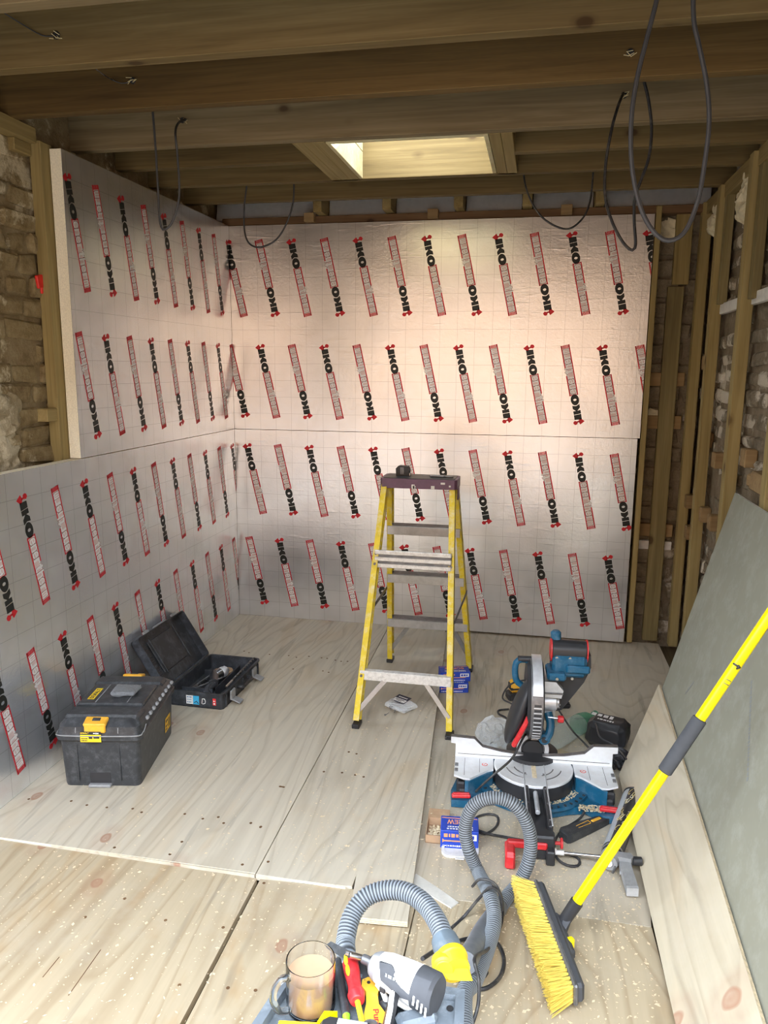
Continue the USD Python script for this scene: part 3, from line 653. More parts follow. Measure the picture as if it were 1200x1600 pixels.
FL0, FL1, FR0, FR1 = A(1.098, -0.585, 0.03), A(1.147, -0.90, 1.05), A(1.556, -0.59, 0.016), A(1.487, -0.895, 1.05)
for a, b_, s in ((NL0, NL1, 1), (NR0, NR1, -1), (FL0, FL1, 1), (FR0, FR1, -1)):
    r_ = obj('side_rail', rail(a, b_, s, 0), 'ladder_yellow', t, w=True, smooth=False)
    obj('rubber_foot', B(0.034, 0.066, 0.020, a + A(s * 0.012, 0, -0.020), 0.003), 'clean_black', t, w=True)
FR = lambda a, b_, z: a + (b_ - a) * (z - a[2]) / (b_[2] - a[2])
for z in (0.265, 0.53, 0.80):
    l, r = FR(FL0, FL1, z), FR(FR0, FR1, z); c = (l + r) / 2; wd = r[0] - l[0] - 0.008
    obj('tread_grip', [B(wd - .01, 0.004, 0.003, c + A(0, -0.028 + 0.008 * k, 0.0165)) for k in range(8)], 'dark_steel', t, w=True, smooth=False)
    tr = obj('tread', [B(wd, 0.075, 0.006, c + A(0, 0, 0.012), 0.001), B(wd, 0.005, 0.042, c + A(0, -0.036, -0.008), 0.001), B(wd, 0.005, 0.042, c + A(0, 0.036, -0.008), 0.001)], 'aluminium', t, w=True, smooth=False)
NN = lambda z, dx=0.0: (FR(NL0, NL1, z), FR(NR0, NR1, z))
l, r = NN(0.722); c = (l + r) / 2; wd = r[0] - l[0] - 0.02
obj('rear_bar', B(wd, 0.010, 0.078, c + A(0, -0.026, 0), 0.002), 'dark_steel', t, w=True, smooth=False)
for q in (-0.031, 0.0, 0.031): obj('bar_ridge', B(wd, 0.012, 0.0195, c + A(0, -0.035, q), 0.003), 'painted_aluminium', t, w=True, smooth=False)
l, r = NN(0.225); c = (l + r) / 2
obj('lower_bar', [B(r[0] - l[0] - 0.01, 0.004, 0.042, c + A(0, -0.034, 0), 0.001), B(r[0] - l[0] - 0.01, 0.03, 0.004, c + A(0, -0.02, 0.02), 0.001)], 'painted_aluminium', t, w=True, smooth=False)
def strap(p0, p1, w_, th=0.003, n=(0, -1, 0)):
    p0, p1 = A(*p0), A(*p1); d = p1 - p0; T = frame((p0 + p1) / 2, d, np.cross(n, d))
    return XF(B(np.linalg.norm(d), w_, th, (0, 0, 0), 0.0008), T)
for p0, p1 in (((1.228, -1.335, 0.21), (1.115, -1.385, 0.075)), ((1.412, -1.335, 0.21), (1.522, -1.38, 0.075))):
    obj('diagonal_brace', strap(p0, p1, 0.022, 0.012), 'aluminium', t, w=True, smooth=False)
for p0, p1 in (((1.225, -0.66, 0.24), (1.118, -0.615, 0.08)), ((1.455, -0.66, 0.24), (1.535, -0.615, 0.08))):
    obj('diagonal_brace', strap(p0, p1, 0.022, 0.012), 'aluminium', t, w=True, smooth=False)
for s, (a, b_, c_, d_) in ((1, (NL0, NL1, FL0, FL1)), (-1, (NR0, NR1, FR0, FR1))):
    p, q = FR(a, b_, 0.46), FR(c_, d_, 0.46)
    obj('spreader', strap(p + A(s * -0.003, 0, 0), q + A(s * -0.003, 0, 0), 0.018, 0.004, n=(1, 0, 0)), 'dark_steel', t, w=True, smooth=False)
for z in (0.70, 0.745, 0.225):
    for q in NN(z): obj('rivet', CY(q + A(0.013 if q[0] < 1.3 else -0.013, -0.030, 0), q + A(0.013 if q[0] < 1.3 else -0.013, -0.036, 0), 0.006, n=10), 'dark_steel', t, w=True)
for z in (0.265, 0.53, 0.80):
    for q in (FR(FL0, FL1, z), FR(FR0, FR1, z)):
        obj('rivet', CY(q + A(0.013 if q[0] < 1.3 else -0.013, -0.031, 0), q + A(0.013 if q[0] < 1.3 else -0.013, -0.035, 0), 0.006, n=10), 'dark_steel', t, w=True)
cap_ = Polygon([(1.140, -1.040), (1.150, -1.056), (1.486, -1.046), (1.497, -1.03), (1.497, -0.89), (1.485, -0.875), (1.150, -0.875), (1.140, -0.885)])
cp = obj('ladder_top', EX(cap_, 0.044, TRN([0, 0, 1.034])), 'ladder_cap', t, w=True, smooth=False)
obj('top_tray', EX(cap_.buffer(-0.012), 0.004, TRN([0, 0, 1.076])), 'black_plastic', t, w=True, smooth=False)
obj('side_bracket', B(0.005, 0.05, 0.16, (1.1385, -1.02, 0.965), 0.002, rx=-0.33), 'ladder_cap', t, w=True)
obj('side_bracket', B(0.006, 0.06, 0.06, (1.4975, -0.97, 1.01), 0.002), 'ladder_cap', t, w=True)
obj('side_bracket', B(0.006, 0.05, 0.05, (1.140, -0.96, 1.01), 0.002), 'ladder_cap', t, w=True)
rs = np.random.default_rng(21)
obj('paint_spatter', [B(rs.uniform(.006, .02), 0.0015, rs.uniform(.006, .02), (rs.uniform(1.16, 1.48), -1.0525, rs.uniform(1.04, 1.072)), 0.0007) for _ in range(6)], 'white_paint', t, w=True, smooth=False, kind='stuff')
t = thing('tape_measure', 'black tape measure standing on the stepladder top', 'tape measure', (1.232, -0.955, 1.0805), -0.1)
obj('case', EX(Polygon([(-.03, 0), (.03, 0), (.032, .03), (.024, .046), (-.018, .048), (-.032, .034)]).buffer(-.003).buffer(.003), 0.036, frame((0, 0.018, 0), (1, 0, 0), (0, 0, 1))), 'clean_black', t)
obj('belt_clip', B(0.02, 0.003, 0.034, (0, -0.0195, 0.024), 0.001), 'dark_steel', t)
obj('tape_tab', B(0.006, 0.02, 0.012, (0.0345, 0, 0.007), 0.001), 'steel', t)
t = thing('metal_bracket', 'flat grey metal bracket lying on the stepladder top', 'bracket', (1.398, -0.965, 1.0805), -0.15)
obj('plate', B(0.07, 0.036, 0.008, (0, 0, 0.004), 0.002), 'dark_steel', t)
obj('tongue', B(0.045, 0.014, 0.005, (0.052, 0.002, 0.003), 0.001), 'dark_steel', t)

# ------------------------------------------------------------------ big toolbox
t = thing('toolbox', 'large dusty black toolbox with orange latches beside the left wall', 'toolbox', (0.232, -1.86, 0), math.radians(11))
TW, TL = 0.315, 0.47
def rrect(w, l, r): return Polygon([(-w / 2 + r, -l / 2 + r), (w / 2 - r, -l / 2 + r), (w / 2 - r, l / 2 - r), (-w / 2 + r, l / 2 - r)]).buffer(r, 4)
def loft(rings):
    """Outlines (w, l, r, z) stacked into a closed shell."""
    V, n = [], None
    for w_, l_, r_, z in rings:
        p = np.array(rrect(w_, l_, r_).exterior.coords)[:-1]; n = len(p)
        V.append(np.column_stack([p, np.full(n, z)]))
    N = len(V); F = []
    for i in range(N - 1):
        for j in range(n):
            a, b_, c_, d_ = i * n + j, i * n + (j + 1) % n, (i + 1) * n + (j + 1) % n, (i + 1) * n + j
            F += [(a, b_, c_), (a, c_, d_)]
    V = np.vstack(V)
    for j in range(1, n - 1): F += [(0, j + 1, j), ((N - 1) * n, (N - 1) * n + j, (N - 1) * n + j + 1)]
    m = trimesh.Trimesh(V, F, process=False); m.fix_normals(); return m
obj('body', loft([(TW - .03, TL - .03, .02, 0.0), (TW - .024, TL - .024, .025, .008), (TW - .01, TL - .008, .025, .20)]), 'black_plastic', t)
obj('lid', loft([(TW + .012, TL + .012, .03, .195), (TW + .012, TL + .012, .03, .212), (TW, TL, .03, .218), (TW - .004, TL - .01, .03, .245), (TW - .05, TL - .07, .03, .268), (TW - .055, TL - .08, .02, .268)]), 'black_plastic', t)
for yy, ll in ((-0.155, 0.085), (0.15, 0.075)):
    obj('lid_ridge', B(TW - 0.03, ll, 0.028, (0.0, yy, 0.262), 0.010), 'black_plastic', t)
obj('lid_panel', B(TW - 0.055, 0.19, 0.024, (0.0, 0.0, 0.266), 0.005), 'black_plastic', t)
for x in (-0.062, 0.062): obj('lid_groove', [B(0.004, 0.17, 0.002, (x, 0, 0.2785))], 'gun_grey', t, smooth=False)
for x in (-.085, .075):
    obj('front_rib', B(0.004, 0.006, 0.15, (x, -TL / 2 + 0.006, 0.10), 0.001), 'black_plastic', t)
    obj('lid_seam', TB([(x, -TL / 2 + 0.004, 0.215), (x, -TL / 2 + 0.002, 0.238), (x, -TL / 2 + 0.035, 0.262), (x + 0.012, -TL / 2 + 0.055, 0.272)], 0.002, 6), 'gun_grey', t)
obj('lid_rim', TB([(-TW / 2 - .004, -.16, .216), (-TW / 2 - .004, -TL / 2 + .02, .216), (-TW / 2 + .03, -TL / 2 - .005, .214), (TW / 2 - .03, -TL / 2 - .005, .214), (TW / 2 + .004, -TL / 2 + .02, .216), (TW / 2 + .004, -.17, .230)], 0.0024, 6), 'gun_grey', t)
for s, yy in ((-1, -TL / 2), (1, TL / 2)):
    l_ = obj('latch', [B(0.085, 0.045, 0.016, (-0.01, yy - s * 0.014, 0.262), 0.004, rx=-s * 0.32), B(0.08, 0.012, 0.03, (-0.01, yy - s * -0.001, 0.240), 0.004)], 'yellow_plastic', t)
    obj('latch_slot', B(0.03, 0.016, 0.006, (-0.008, yy - s * 0.016, 0.2705), 0.001, rx=-s * 0.32), 'black_plastic', l_)
for k in range(9):
    obj('hinge_knuckle', CY((TW / 2 + 0.001, -.15 + .042 * k, .244), (TW / 2 + 0.001, -.135 + .042 * k, .244), 0.0075, n=12, b=.002), 'gun_grey', t)
nm = obj('name_plate', [plate(0.105, 0.027, Y_), word('DEWALT', 0.016, 0, 0, K_, width=0.09)], 'paper_print', t, w=False)
UsdGeom.Xformable(stage.GetPrimAtPath(nm)).AddTransformOp().Set(Gf.Matrix4d(*ROT(math.radians(90), [0, 0, 1]).T.ravel()) * Gf.Matrix4d().SetTranslate(Gf.Vec3d(-0.092, -0.005, 0.2782)))
obj('front_label', moved([plate(0.078, 0.03, Y_), (B(0.078, 0.012, 0.0008, (0, 0.021, 0.0004)), K_), word('DEWALT', 0.006, -0.022, 0.021, Y_, 0.0008), lines(.022, 0.006, 0.022, 0.0205, W_, 0.0008),
    (B(0.014, 0.011, 0.0009, (0.0, 0.004, 0.0005)), K_), (B(0.022, 0.007, 0.0009, (0.022, 0.003, 0.0005)), K_), lines(.024, 0.005, -0.024, -0.001, K_, 0.0006), lines(.022, 0.004, -0.024, -0.009, K_, 0.0006)],
    FLAT((-0.025, -TL / 2 - 0.0085, 0.206), (1, 0, 0), (0, -1, 0))), 'paper_print', t)
obj('side_label', moved([plate(0.07, 0.062, (0.78, 0.46, 0.03)), lines(.026, 0.012, -0.014, 0.016, K_, 0.0006), (B(0.022, 0.04, 0.0008, (0.018, -0.002, 0.0005)), (0.25, 0.16, 0.02)), lines(.026, 0.009, -0.016, -0.006, K_, 0.0006), lines(.024, 0.008, -0.018, -0.02, K_, 0.0006)],
    FLAT((TW / 2 - 0.0075, 0.14, 0.085), (0, 1, 0), (1, 0, -0.03))), 'paper_print', t)
obj('carry_recess', B(0.082, 0.006, 0.052, (-0.005, -TL / 2 + 0.0125, 0.033), 0.002), 'clean_black', t)
obj('foot_grip', B(0.085, 0.022, 0.012, (-0.005, -TL / 2 + 0.004, 0.008), 0.003), 'gun_grey', t)
t = thing('screw_bag', 'small clear plastic bag of screws lying on the black toolbox lid', 'bag of screws', (0.262, -1.855, 0.2795), 0.2)
obj('film', rough(B(0.10, 0.085, 0.022, (0, 0, 0.013), 0.008).subdivide().subdivide().subdivide(), 0.008, 30, 3), 'grey_film', t, smooth=True)
rs = np.random.default_rng(4)
obj('screws', [CY(p, p + A(math.cos(a) * .018, math.sin(a) * .018, rs.uniform(-.002, .002)), .0016, n=6) for p, a in [(A(rs.uniform(-.035, .025), rs.uniform(-.03, .03), rs.uniform(.006, .018)), rs.uniform(0, 6.3)) for _ in range(60)]], 'steel', t, kind='stuff')

# ------------------------------------------------------------------ open drill case
t = thing('drill_case', 'open black power-tool case with its lid resting on the left wall', 'tool case', (0.327, -1.125, 0), math.radians(-1))
CW, CL, CH = 0.275, 0.465, 0.072
def shell(w, l, h, th, r=0.02):
    o = EX(rrect(w, l, r), th); wall = EX(rrect(w, l, r).difference(rrect(w - 2 * th, l - 2 * th, r * .7)), h)
    return [o, wall]
obj('base_shell', shell(CW, CL, CH, 0.005), 'black_case', t, smooth=30)
obj('base_rim', EX(rrect(CW + .012, CL + .012, .024).difference(rrect(CW - .008, CL - .008, .018)), 0.008, TRN([0, 0, CH - 0.002])), 'black_case', t, smooth=30)
la = math.radians(122)
LT = TRN([-CW / 2 - 0.006, 0, CH + 0.008]) @ ROT(-la + PI / 2, [0, 1, 0]) @ ROT(-PI / 2, [0, 1, 0]) @ TRN([CW / 2, 0, 0])
LT = TRN([-CW / 2 - 0.004, 0, CH + 0.008]) @ ROT(-la, [0, 1, 0]) @ TRN([CW / 2, 0, 0])      # lid swung open about its left edge
lid = obj('lid', [XF(m, ROT(PI, [0, 1, 0]), TRN([0, 0, 0.045]), LT) for m in shell(CW, CL, 0.045, 0.005)], 'black_case', t, smooth=30)
lp = lambda m: XF(m, LT)
obj('lid_panel', lp(B(CW * .62, CL * .5, 0.006, (0.01, -.02, 0.034), 0.002)), 'black_case', lid)
for a in (-0.23, 0.27):
    obj('lid_rib', lp(B(CW * .7, 0.006, 0.008, (0.01, CL * a - .01, 0.030), 0.002)), 'black_case', lid)
for k in range(8): obj('lid_slot', lp(B(0.014, 0.03, 0.004, (-.085 + .024 * k, -.165, 0.038), 0.001)), 'clean_black', lid)
obj('lid_clasp', [lp(B(0.016, 0.05, 0.012, (CW / 2 + 0.004, y, 0.006), 0.003)) for y in (-.14, .14)] + [lp(B(0.01, 0.12, 0.014, (CW / 2 + 0.003, 0, 0.01), 0.003))], 'gun_grey', lid)
obj('divider', [B(0.004, 0.3, 0.05, (0.05, 0.03, 0.03), 0.001), B(0.16, 0.004, 0.045, (-0.04, -0.13, 0.028), 0.001), B(0.1, 0.004, 0.04, (-0.06, 0.10, 0.026), 0.001)], 'black_case', t)
obj('carry_handle', TB([(CW / 2, -.06, .045), (CW / 2 + .028, -.055, .045), (CW / 2 + .03, 0, .046), (CW / 2 + .028, .055, .045), (CW / 2, .06, .045)], 0.009, 10), 'clean_black', t)
for yy in (-.145, .13):
    obj('latch', [B(0.01, 0.05, 0.045, (CW / 2 + .012, yy, .045), 0.003), B(0.05, 0.046, 0.008, (CW / 2 + .034, yy, .018), 0.003, ry=0.35)], 'gun_grey', t)
for k in range(5): obj('side_rib', B(0.008, 0.008, 0.06, (CW / 2 + .003, -.2 + .1 * k, .034), 0.002), 'black_case', t)
obj('blue_label', moved([plate(0.035, 0.043, W_), (B(0.030, 0.043, 0.0007, (0.033, 0, 0.0004)), (0.05, 0.45, 0.75)), lines(.024, 0.009, -0.002, 0.013, (0.2, 0.3, 0.45), 0.0006), lines(.024, 0.006, -0.001, 0.001, (0.2, 0.3, 0.45), 0.0006), lines(.02, 0.006, -0.002, -0.012, (0.2, 0.3, 0.45), 0.0006),
    (TB([(.024, -.012, .001), (.034, -.004, .001), (.044, -.016, .001)], .002, 5), K_), (TB([(.062, -.014, .001), (.066, .012, .001), (.078, .008, .001), (.08, -.01, .001), (.066, -.015, .001)], .002, 5), W_)],
    FLAT((-0.03, -CL / 2 - 0.0004, 0.036), (1, 0, 0), (0, -1, 0))), 'paper_print', t)
obj('red_label', moved([plate(0.016, 0.034, R_), lines(.01, 0.006, 0, 0.004, W_, 0.0006), (B(0.008, 0.008, 0.0008, (0, -0.009, 0.0006)), W_)], FLAT((0.095, -CL / 2 - 0.0004, 0.036), (1, 0, 0), (0, -1, 0))), 'paper_print', t)
t = thing('power_tool', 'dark power tool with a silver gear head inside the open case', 'power tool', (0.315, -1.10, 0.008), 0.5)
obj('motor_body', CY((-0.02, -0.07, .03), (0.0, 0.06, .034), 0.026, 0.022, b=.006), 'clean_black', t)
obj('gear_head', [ELL(0.03, 0.028, 0.028, (0.04, 0.06, .036)), CY((0.04, .06, .03), (0.06, .075, .05), .02, b=.003)], 'cast_silver', t)
obj('gear_collar', CY((0.0, .03, .034), (0.028, .052, .036), .022, .026, b=.002), 'steel', t)
obj('grip', TB([(-.02, -.07, .03), (-.05, -.12, .03), (-.06, -.17, .025)], 0.017, 10), 'rubber_grey', t)
for i, (lab, p, q, r_, m_) in enumerate([('long spiral masonry drill bit resting on the front rim of the open case', (0.452, -1.30, .089), (0.449, -0.92, .089), .006, 'dark_steel'),
        ('thin dark chisel rod lying inside the open case', (0.21, -1.26, .02), (0.36, -1.12, .055), .005, 'dark_steel'), ('short dark drill rod near the hinge inside the open case', (0.225, -1.2, .015), (0.27, -1.0, .03), .006, 'dark_steel')]):
    t = thing('drill_bit', lab, 'drill bit', ((p[0] + q[0]) / 2, (p[1] + q[1]) / 2, min(p[2], q[2])))
    P = np.linspace(p, q, 120)
    obj('shank', CY(p, A(*p) + (A(*q) - p) * .22, r_ * .9, n=10), 'steel', t, w=True)
    T = along(p, q); u = np.linspace(0.2, 1, 160); L_ = np.linalg.norm(A(*q) - p)
    for ph in (0, PI):
        h = np.stack([r_ * .55 * np.cos(u * 42 + ph), r_ * .55 * np.sin(u * 42 + ph), u * L_], 1)
        obj('flute', XF(sweep(h, r_ * .5, 6), T), m_, t, w=True)
t = thing('brush_head', 'worn brown wire brush lying at the back of the open case', 'brush', (0.30, -0.97, 0.008), 0.3)
obj('disc', CY((0, 0, 0), (0, 0, .02), .03, b=.003), 'dark_steel', t); obj('wire_ring', rough(LA([(.02, 0.0), (.045, .004), (.047, .02), (.02, .024)], 40), .004, 90), 'cardboard', t)

# ------------------------------------------------------------------ blue screw boxes
def screw_box(label, loc, rz, w_, d_, h_, flip=True):
    t = thing('screw_box', label, 'screw box', loc, rz, group='blue boxes of screws')
    obj('carton', B(w_, d_, h_, (0, 0, h_ / 2), 0.002), 'box_blue', t, smooth=False)
    obj('flap', B(w_ * .98, 0.0015, h_ * .4, (0, d_ / 2 + 0.001, h_ * .78), 0.0004), 'box_blue', t, smooth=False)
    a = ROT(PI, [0, 0, 1]) if flip else np.eye(4)
    top = [word('SCREW', d_ * .30, 0, -d_ * .10, O_, 0.0001, width=w_ * .66), lines(w_ * .7, d_ * .1, 0, d_ * .36, W_, 0.0001), lines(w_ * .7, d_ * .09, 0, d_ * .22, W_, 0.0001),
           (B(w_ * .95, d_ * .05, .0004, (0, -d_ * .36, .0002)), O_)]
    obj('top_print', moved(moved(top, a), TRN([0, 0, h_])), 'paper_print', t)
    fr = [lines(w_ * .38, h_ * .2, -w_ * .22, h_ * .24, O_, 0.0001), (B(w_ * .3, h_ * .34, .0004, (w_ * .3, h_ * .18, .0002)), W_), lines(w_ * .24, h_ * .2, w_ * .3, h_ * .18, BL_, 0.0005),
          (EX([(-w_ * .45, .055 * h_), (-w_ * .40, -.03 * h_), (w_ * .3, -.03 * h_), (w_ * .36, -.06 * h_), (w_ * .3, -.10 * h_), (-w_ * .40, -.10 * h_), (-w_ * .45, -.18 * h_)], .0004), O_),
          lines(w_ * .75, h_ * .1, -w_ * .06, -h_ * .34, W_, 0.0001)]
    obj('front_print', moved(fr, FLAT((0, -d_ / 2, h_ / 2), (1, 0, 0), (0, -1, 0))), 'paper_print', t)
    sd = [(B(d_ * .7, h_ * .3, .0004, (0, h_ * .1, .0002)), W_), lines(d_ * .4, h_ * .18, 0, h_ * .1, BL_, 0.0004)]
    obj('side_print', moved(sd, FLAT((w_ / 2, 0, h_ / 2), (0, 1, 0), (1, 0, 0))), 'paper_print', t)
    return t
screw_box('blue box of screws on the floor behind the stepladder, under another box', (1.485, -0.862, ZR), 0.22, 0.145, 0.085, 0.052)
screw_box('blue box of screws stacked on the other box behind the stepladder', (1.488, -0.845, ZR + 0.0525), 0.26, 0.15, 0.085, 0.05)
screw_box('blue box of screws standing on the floor inside the grey hose loop', (1.645, -2.125, ZR + 0.0), 0.10, 0.128, 0.088, 0.066)
t = thing('cardboard_tray', 'small brown cardboard tray of sawdust beside the near blue box', 'cardboard tray', (1.566, -2.10, ZR), 0.05)
obj('tray_base', shell(0.075, 0.11, 0.03, 0.003, 0.004), 'cardboard', t, smooth=False)
obj('open_flap', B(0.075, 0.05, 0.002, (0.0, 0.078, 0.03), 0.0005, rx=0.12), 'cardboard', t)
rs = np.random.default_rng(8)
obj('shavings', [B(.008, .005, .0008, (rs.uniform(-.03, .03), rs.uniform(-.045, .03), .006 + rs.uniform(0, .008)), 0, rz=rs.uniform(0, 3), rx=rs.uniform(-.5, .5)) for _ in range(160)], 'sawdust', t, kind='stuff', smooth=False)
t = thing('container_lid', 'white plastic container lid half under the near blue box', 'lid', (1.652, -2.165, ZR), 0.08)
obj('rim', EX(rrect(0.125, 0.11, .03).difference(rrect(0.105, 0.09, .022)), 0.008), 'white_plastic', t)
obj('lid_plate', EX(rrect(0.106, 0.091, .022), 0.002), 'white_plastic', t)
obj('tab', B(.03, .012, .004, (0, -.06, .004), .001), 'white_plastic', t)

# clear packet of screws under the ladder
c = at(626, 1106, z=0.0175)
t = thing('screw_packet', 'clear packet of screws with a dark header card, under the stepladder', 'screw packet', (c[0], c[1], 0.0178), -0.5)
obj('film', rough(B(0.135, 0.10, 0.022, (0, 0, 0.014), 0.008).subdivide().subdivide().subdivide(), 0.008, 25, 5), 'clear_film', t, smooth=True)
hc = [plate(0.075, 0.062, (0.03, 0.03, 0.05), .001), (B(.07, .026, .0012, (0, -.013, .0007)), W_), lines(.05, .009, 0, .014, W_, .001), lines(.05, .006, 0, -.008, K_, .0013), lines(.03, .005, 0, -.018, K_, .0013)]
obj('header_card', moved(hc, TRN([-0.02, 0.03, 0.027]) @ ROT(0.12, [1, 0, 0])), 'paper_print', t)
rs = np.random.default_rng(6)
obj('screws', [CY(p, p + A(math.cos(a) * .03, math.sin(a) * .03, rs.uniform(-.003, .003)), .0022, .0012, n=6) for p, a in [(A(rs.uniform(-.05, .03), rs.uniform(-.045, .01), rs.uniform(.005, .018)), rs.normal(0.2, .8)) for _ in range(90)]], 'steel', t, kind='stuff')
t = thing('loose_screw', 'single dark screw standing on the floor beside the clear screw packet', 'screw', at(602, 1118, z=0.0175) , 0.0)
obj('shaft', CY((0, 0, 0.002), (.012, .025, .004), .0022, .001, n=8), 'dark_steel', t); obj('head', CY((0, 0, 0.003), (-.001, -.003, .004), .0042, n=10), 'dark_steel', t)
# ------------------------------------------------------------------ mitre saw
t = thing('mitre_saw', 'blue and silver mitre saw with a black blade guard on the floor', 'mitre saw', (1.885, -1.70, ZR), math.radians(4.0))
P = lambda n, m, mat, par=None, **k: obj(n, m, mat, par or t, **k)
bs = P('base', EX([(-.28, 0), (-.31, -.14), (-.305, -.205), (-.24, -.205), (-.15, -.17), (-.10, -.20), (-.03, -.235), (.04, -.235), (.12, -.20), (.18, -.185), (.235, -.235), (.275, -.235), (.29, -.20), (.275, -.10), (.28, 0), (.2, .13), (.07, .19), (-.07, .19), (-.2, .13)], 0.028, TRN([0, 0, 0.004])), 'saw_blue', smooth=30)
P('scale_rim', EX(Polygon([(.215 * math.cos(a), -.03 + .215 * math.sin(a)) for a in np.linspace(PI * 1.12, PI * 1.88, 24)] + [(.185 * math.cos(a), -.03 + .185 * math.sin(a)) for a in np.linspace(PI * 1.88, PI * 1.12, 24)]), 0.012, TRN([0, 0, 0.032])), 'saw_blue', bs, smooth=30)
for k, a in enumerate(np.linspace(PI * 1.16, PI * 1.84, 17)):
    if abs(a - 1.5 * PI) > 0.22: P('detent_notch', B(.010, .006, .004, (.206 * math.cos(a), -.03 + .206 * math.sin(a), .0455), 0, rz=a), 'clean_black', bs, smooth=False)
for s in (-1, 1):
    q = lambda pts: [(s * x, y) for x, y in pts][::s]
    w_ = P('wing', EX(q([(.155, .03), (.155, -.085), (.175, -.10), (.245, -.165), (.258, -.165), (.258, .03)]), 0.075, TRN([0, 0, 0.012])), 'saw_blue', smooth=30)
    P('wing_end', [B(.034, .16, .05, (s * .272, -.075, .05), .006), B(.03, .03, .045, (s * .268, -.15, .03), .006)], 'clean_black', w_)
    P('table_plate', EX(q([(.152, .035), (.152, -.075), (.175, -.088), (.240, -.155), (.262, -.155), (.30, -.135), (.30, .035)]), 0.008, TRN([0, 0, 0.087])), 'saw_white', w_, smooth=30)
    P('plate_seam', [B(.0015, .13, .001, (s * .262, -.07, .0955)), B(.0015, .10, .001, (s * .205, -.055, .0955))], 'dark_steel', w_, smooth=False)
    P('clamp_slot', [B(.012, .02, .006, (s * .292, -.06 - .04 * k, .0955), .001) for k in range(2)], 'dark_steel', w_, smooth=False)
    P('warning_badge', [(CY((s * .185, -.045, .0951), (s * .185, -.045, .0957), .011, n=20), R_), (CY((s * .185, -.045, .0957), (s * .185, -.045, .0961), .0085, n=20), W_), (B(.012, .0025, .0004, (s * .185, -.045, .0964), rz=.6), R_)], 'paper_print', w_)
    P('foot_clip', [B(.07, .022, .014, (s * .262 + (.0 if s > 0 else -.008), -.205 if s > 0 else -.185, .040), .004, rz=-s * .1), B(.06, .012, .006, (s * .262 + (.0 if s > 0 else -.008), -.205 if s > 0 else -.185, .049), .002, rz=-s * .1)], 'red_plastic', bs)
    fp = [(.036, .094), (.036, .118), (.12, .125), (.195, .140), (.228, .172), (.318, .176), (.318, .150), (.30, .148), (.30, .094)]
    fe = P('fence', EX(Polygon([(s * x, z) for x, z in fp]), 0.016, frame((0, .022, 0), (1, 0, 0), (0, 0, 1))), 'saw_white', smooth=30)
    P('fence_lip', EX(Polygon([(s * x, z + .0005) for x, z in ((.036, .118), (.12, .125), (.195, .140), (.228, .172), (.318, .176), (.318, .179), (.227, .175), (.194, .143), (.12, .128), (.036, .121))]), 0.018, frame((0, .023, 0), (1, 0, 0), (0, 0, 1))), 'dark_steel', fe, smooth=30)
    P('fence_line', B(.24, .001, .002, (s * .17, .0055, .108)), 'dark_steel', fe, smooth=False)
tb = P('turntable', LA([(0, .03), (.148, .03), (.15, .034), (.15, .086), (0, .086)], 64, TRN([0, -.03, 0])), 'clean_black')
P('table_top', LA([(0, .0855), (.150, .0855), (.150, .093), (.147, .0955), (0, .0955)], 64, TRN([0, -.03, 0])), 'saw_white', tb, smooth=30)
for r_ in (.075, .105):
    for a0, a1 in ((PI * 1.08, PI * 1.38), (PI * 1.62, PI * 1.92)):
        P('table_groove', sweep([(r_ * math.cos(a), -.03 + r_ * math.sin(a), .0956) for a in np.linspace(a0, a1, 20)], .0022, 6), 'dark_steel', tb)
ar = P('mitre_arm', [B(.016, .40, .066, (-.034, -.225, .062), .003), B(.016, .40, .066, (.034, -.225, .062), .003), B(.06, .38, .02, (0, -.22, .04), .002), B(.085, .02, .05, (0, -.425, .055), .003)], 'clean_black')
P('arm_rail', [B(.005, .40, .004, (s * .040, -.225, .097), .001) for s in (-1, 1)], 'cast_silver', ar, smooth=False)
P('blade_slot', [B(.018, .14, .010, (0, -.05, .091), .001)], 'sawdust', ar, smooth=False)
P('slot_rod', [CY((0, -.14, .07), (0, -.31, .07), .009, n=14, b=.002), CY((0, -.13, .07), (0, -.15, .07), .011, n=8)], 'cast_silver', ar)
for k in range(4):
    for s in (-1, 1): P('arm_screw', CY((s * .034, -.09 - .1 * k, .095), (s * .034, -.09 - .1 * k, .0975), .004, n=8), 'steel', ar)
P('arm_end', [B(.09, .045, .085, (0, -.455, .045), .006), B(.028, .03, .05, (.03, -.49, .026), .004)], 'clean_black', ar)
P('red_knob', [CY((.045, -.455, .055), (.07, -.455, .055), .006, n=12), CY((.064, -.455, .055), (.072, -.455, .055), .018, n=18, b=.002)], 'red_plastic', ar)
P('locking_lever', [B(.13, .022, .024, (-.045, -.475, .055), .004), B(.032, .075, .026, (-.102, -.50, .046), .006), B(.032, .028, .05, (-.102, -.53, .028), .006)], 'red_plastic', ar)
hub = P('pivot_hub', [LA([(0, .02), (.105, .02), (.10, .11), (.06, .122), (0, .122)], 40, TRN([0, .07, 0]))], 'clean_black')
P('hub_drum', CY((0, .035, .135), (0, .15, .135), .060, n=36, b=.006), 'dark_steel', hub)
P('bevel_scale', LA([(.046, 0), (.062, 0), (.062, .004), (.046, .004)], 40, frame((0, .030, .135), (1, 0, 0), (0, 0, 1))), 'cast_silver', hub)
P('drum_face', CY((0, .034, .135), (0, .024, .135), .040, n=30, b=.003), 'clean_black', hub)
arm = P('swing_arm', [B(.06, .055, .32, (0, .17, .29), .012, rx=-.12), B(.075, .07, .10, (0, .15, .19), .012)], 'dark_steel')
GC = A(0, .06, .335)
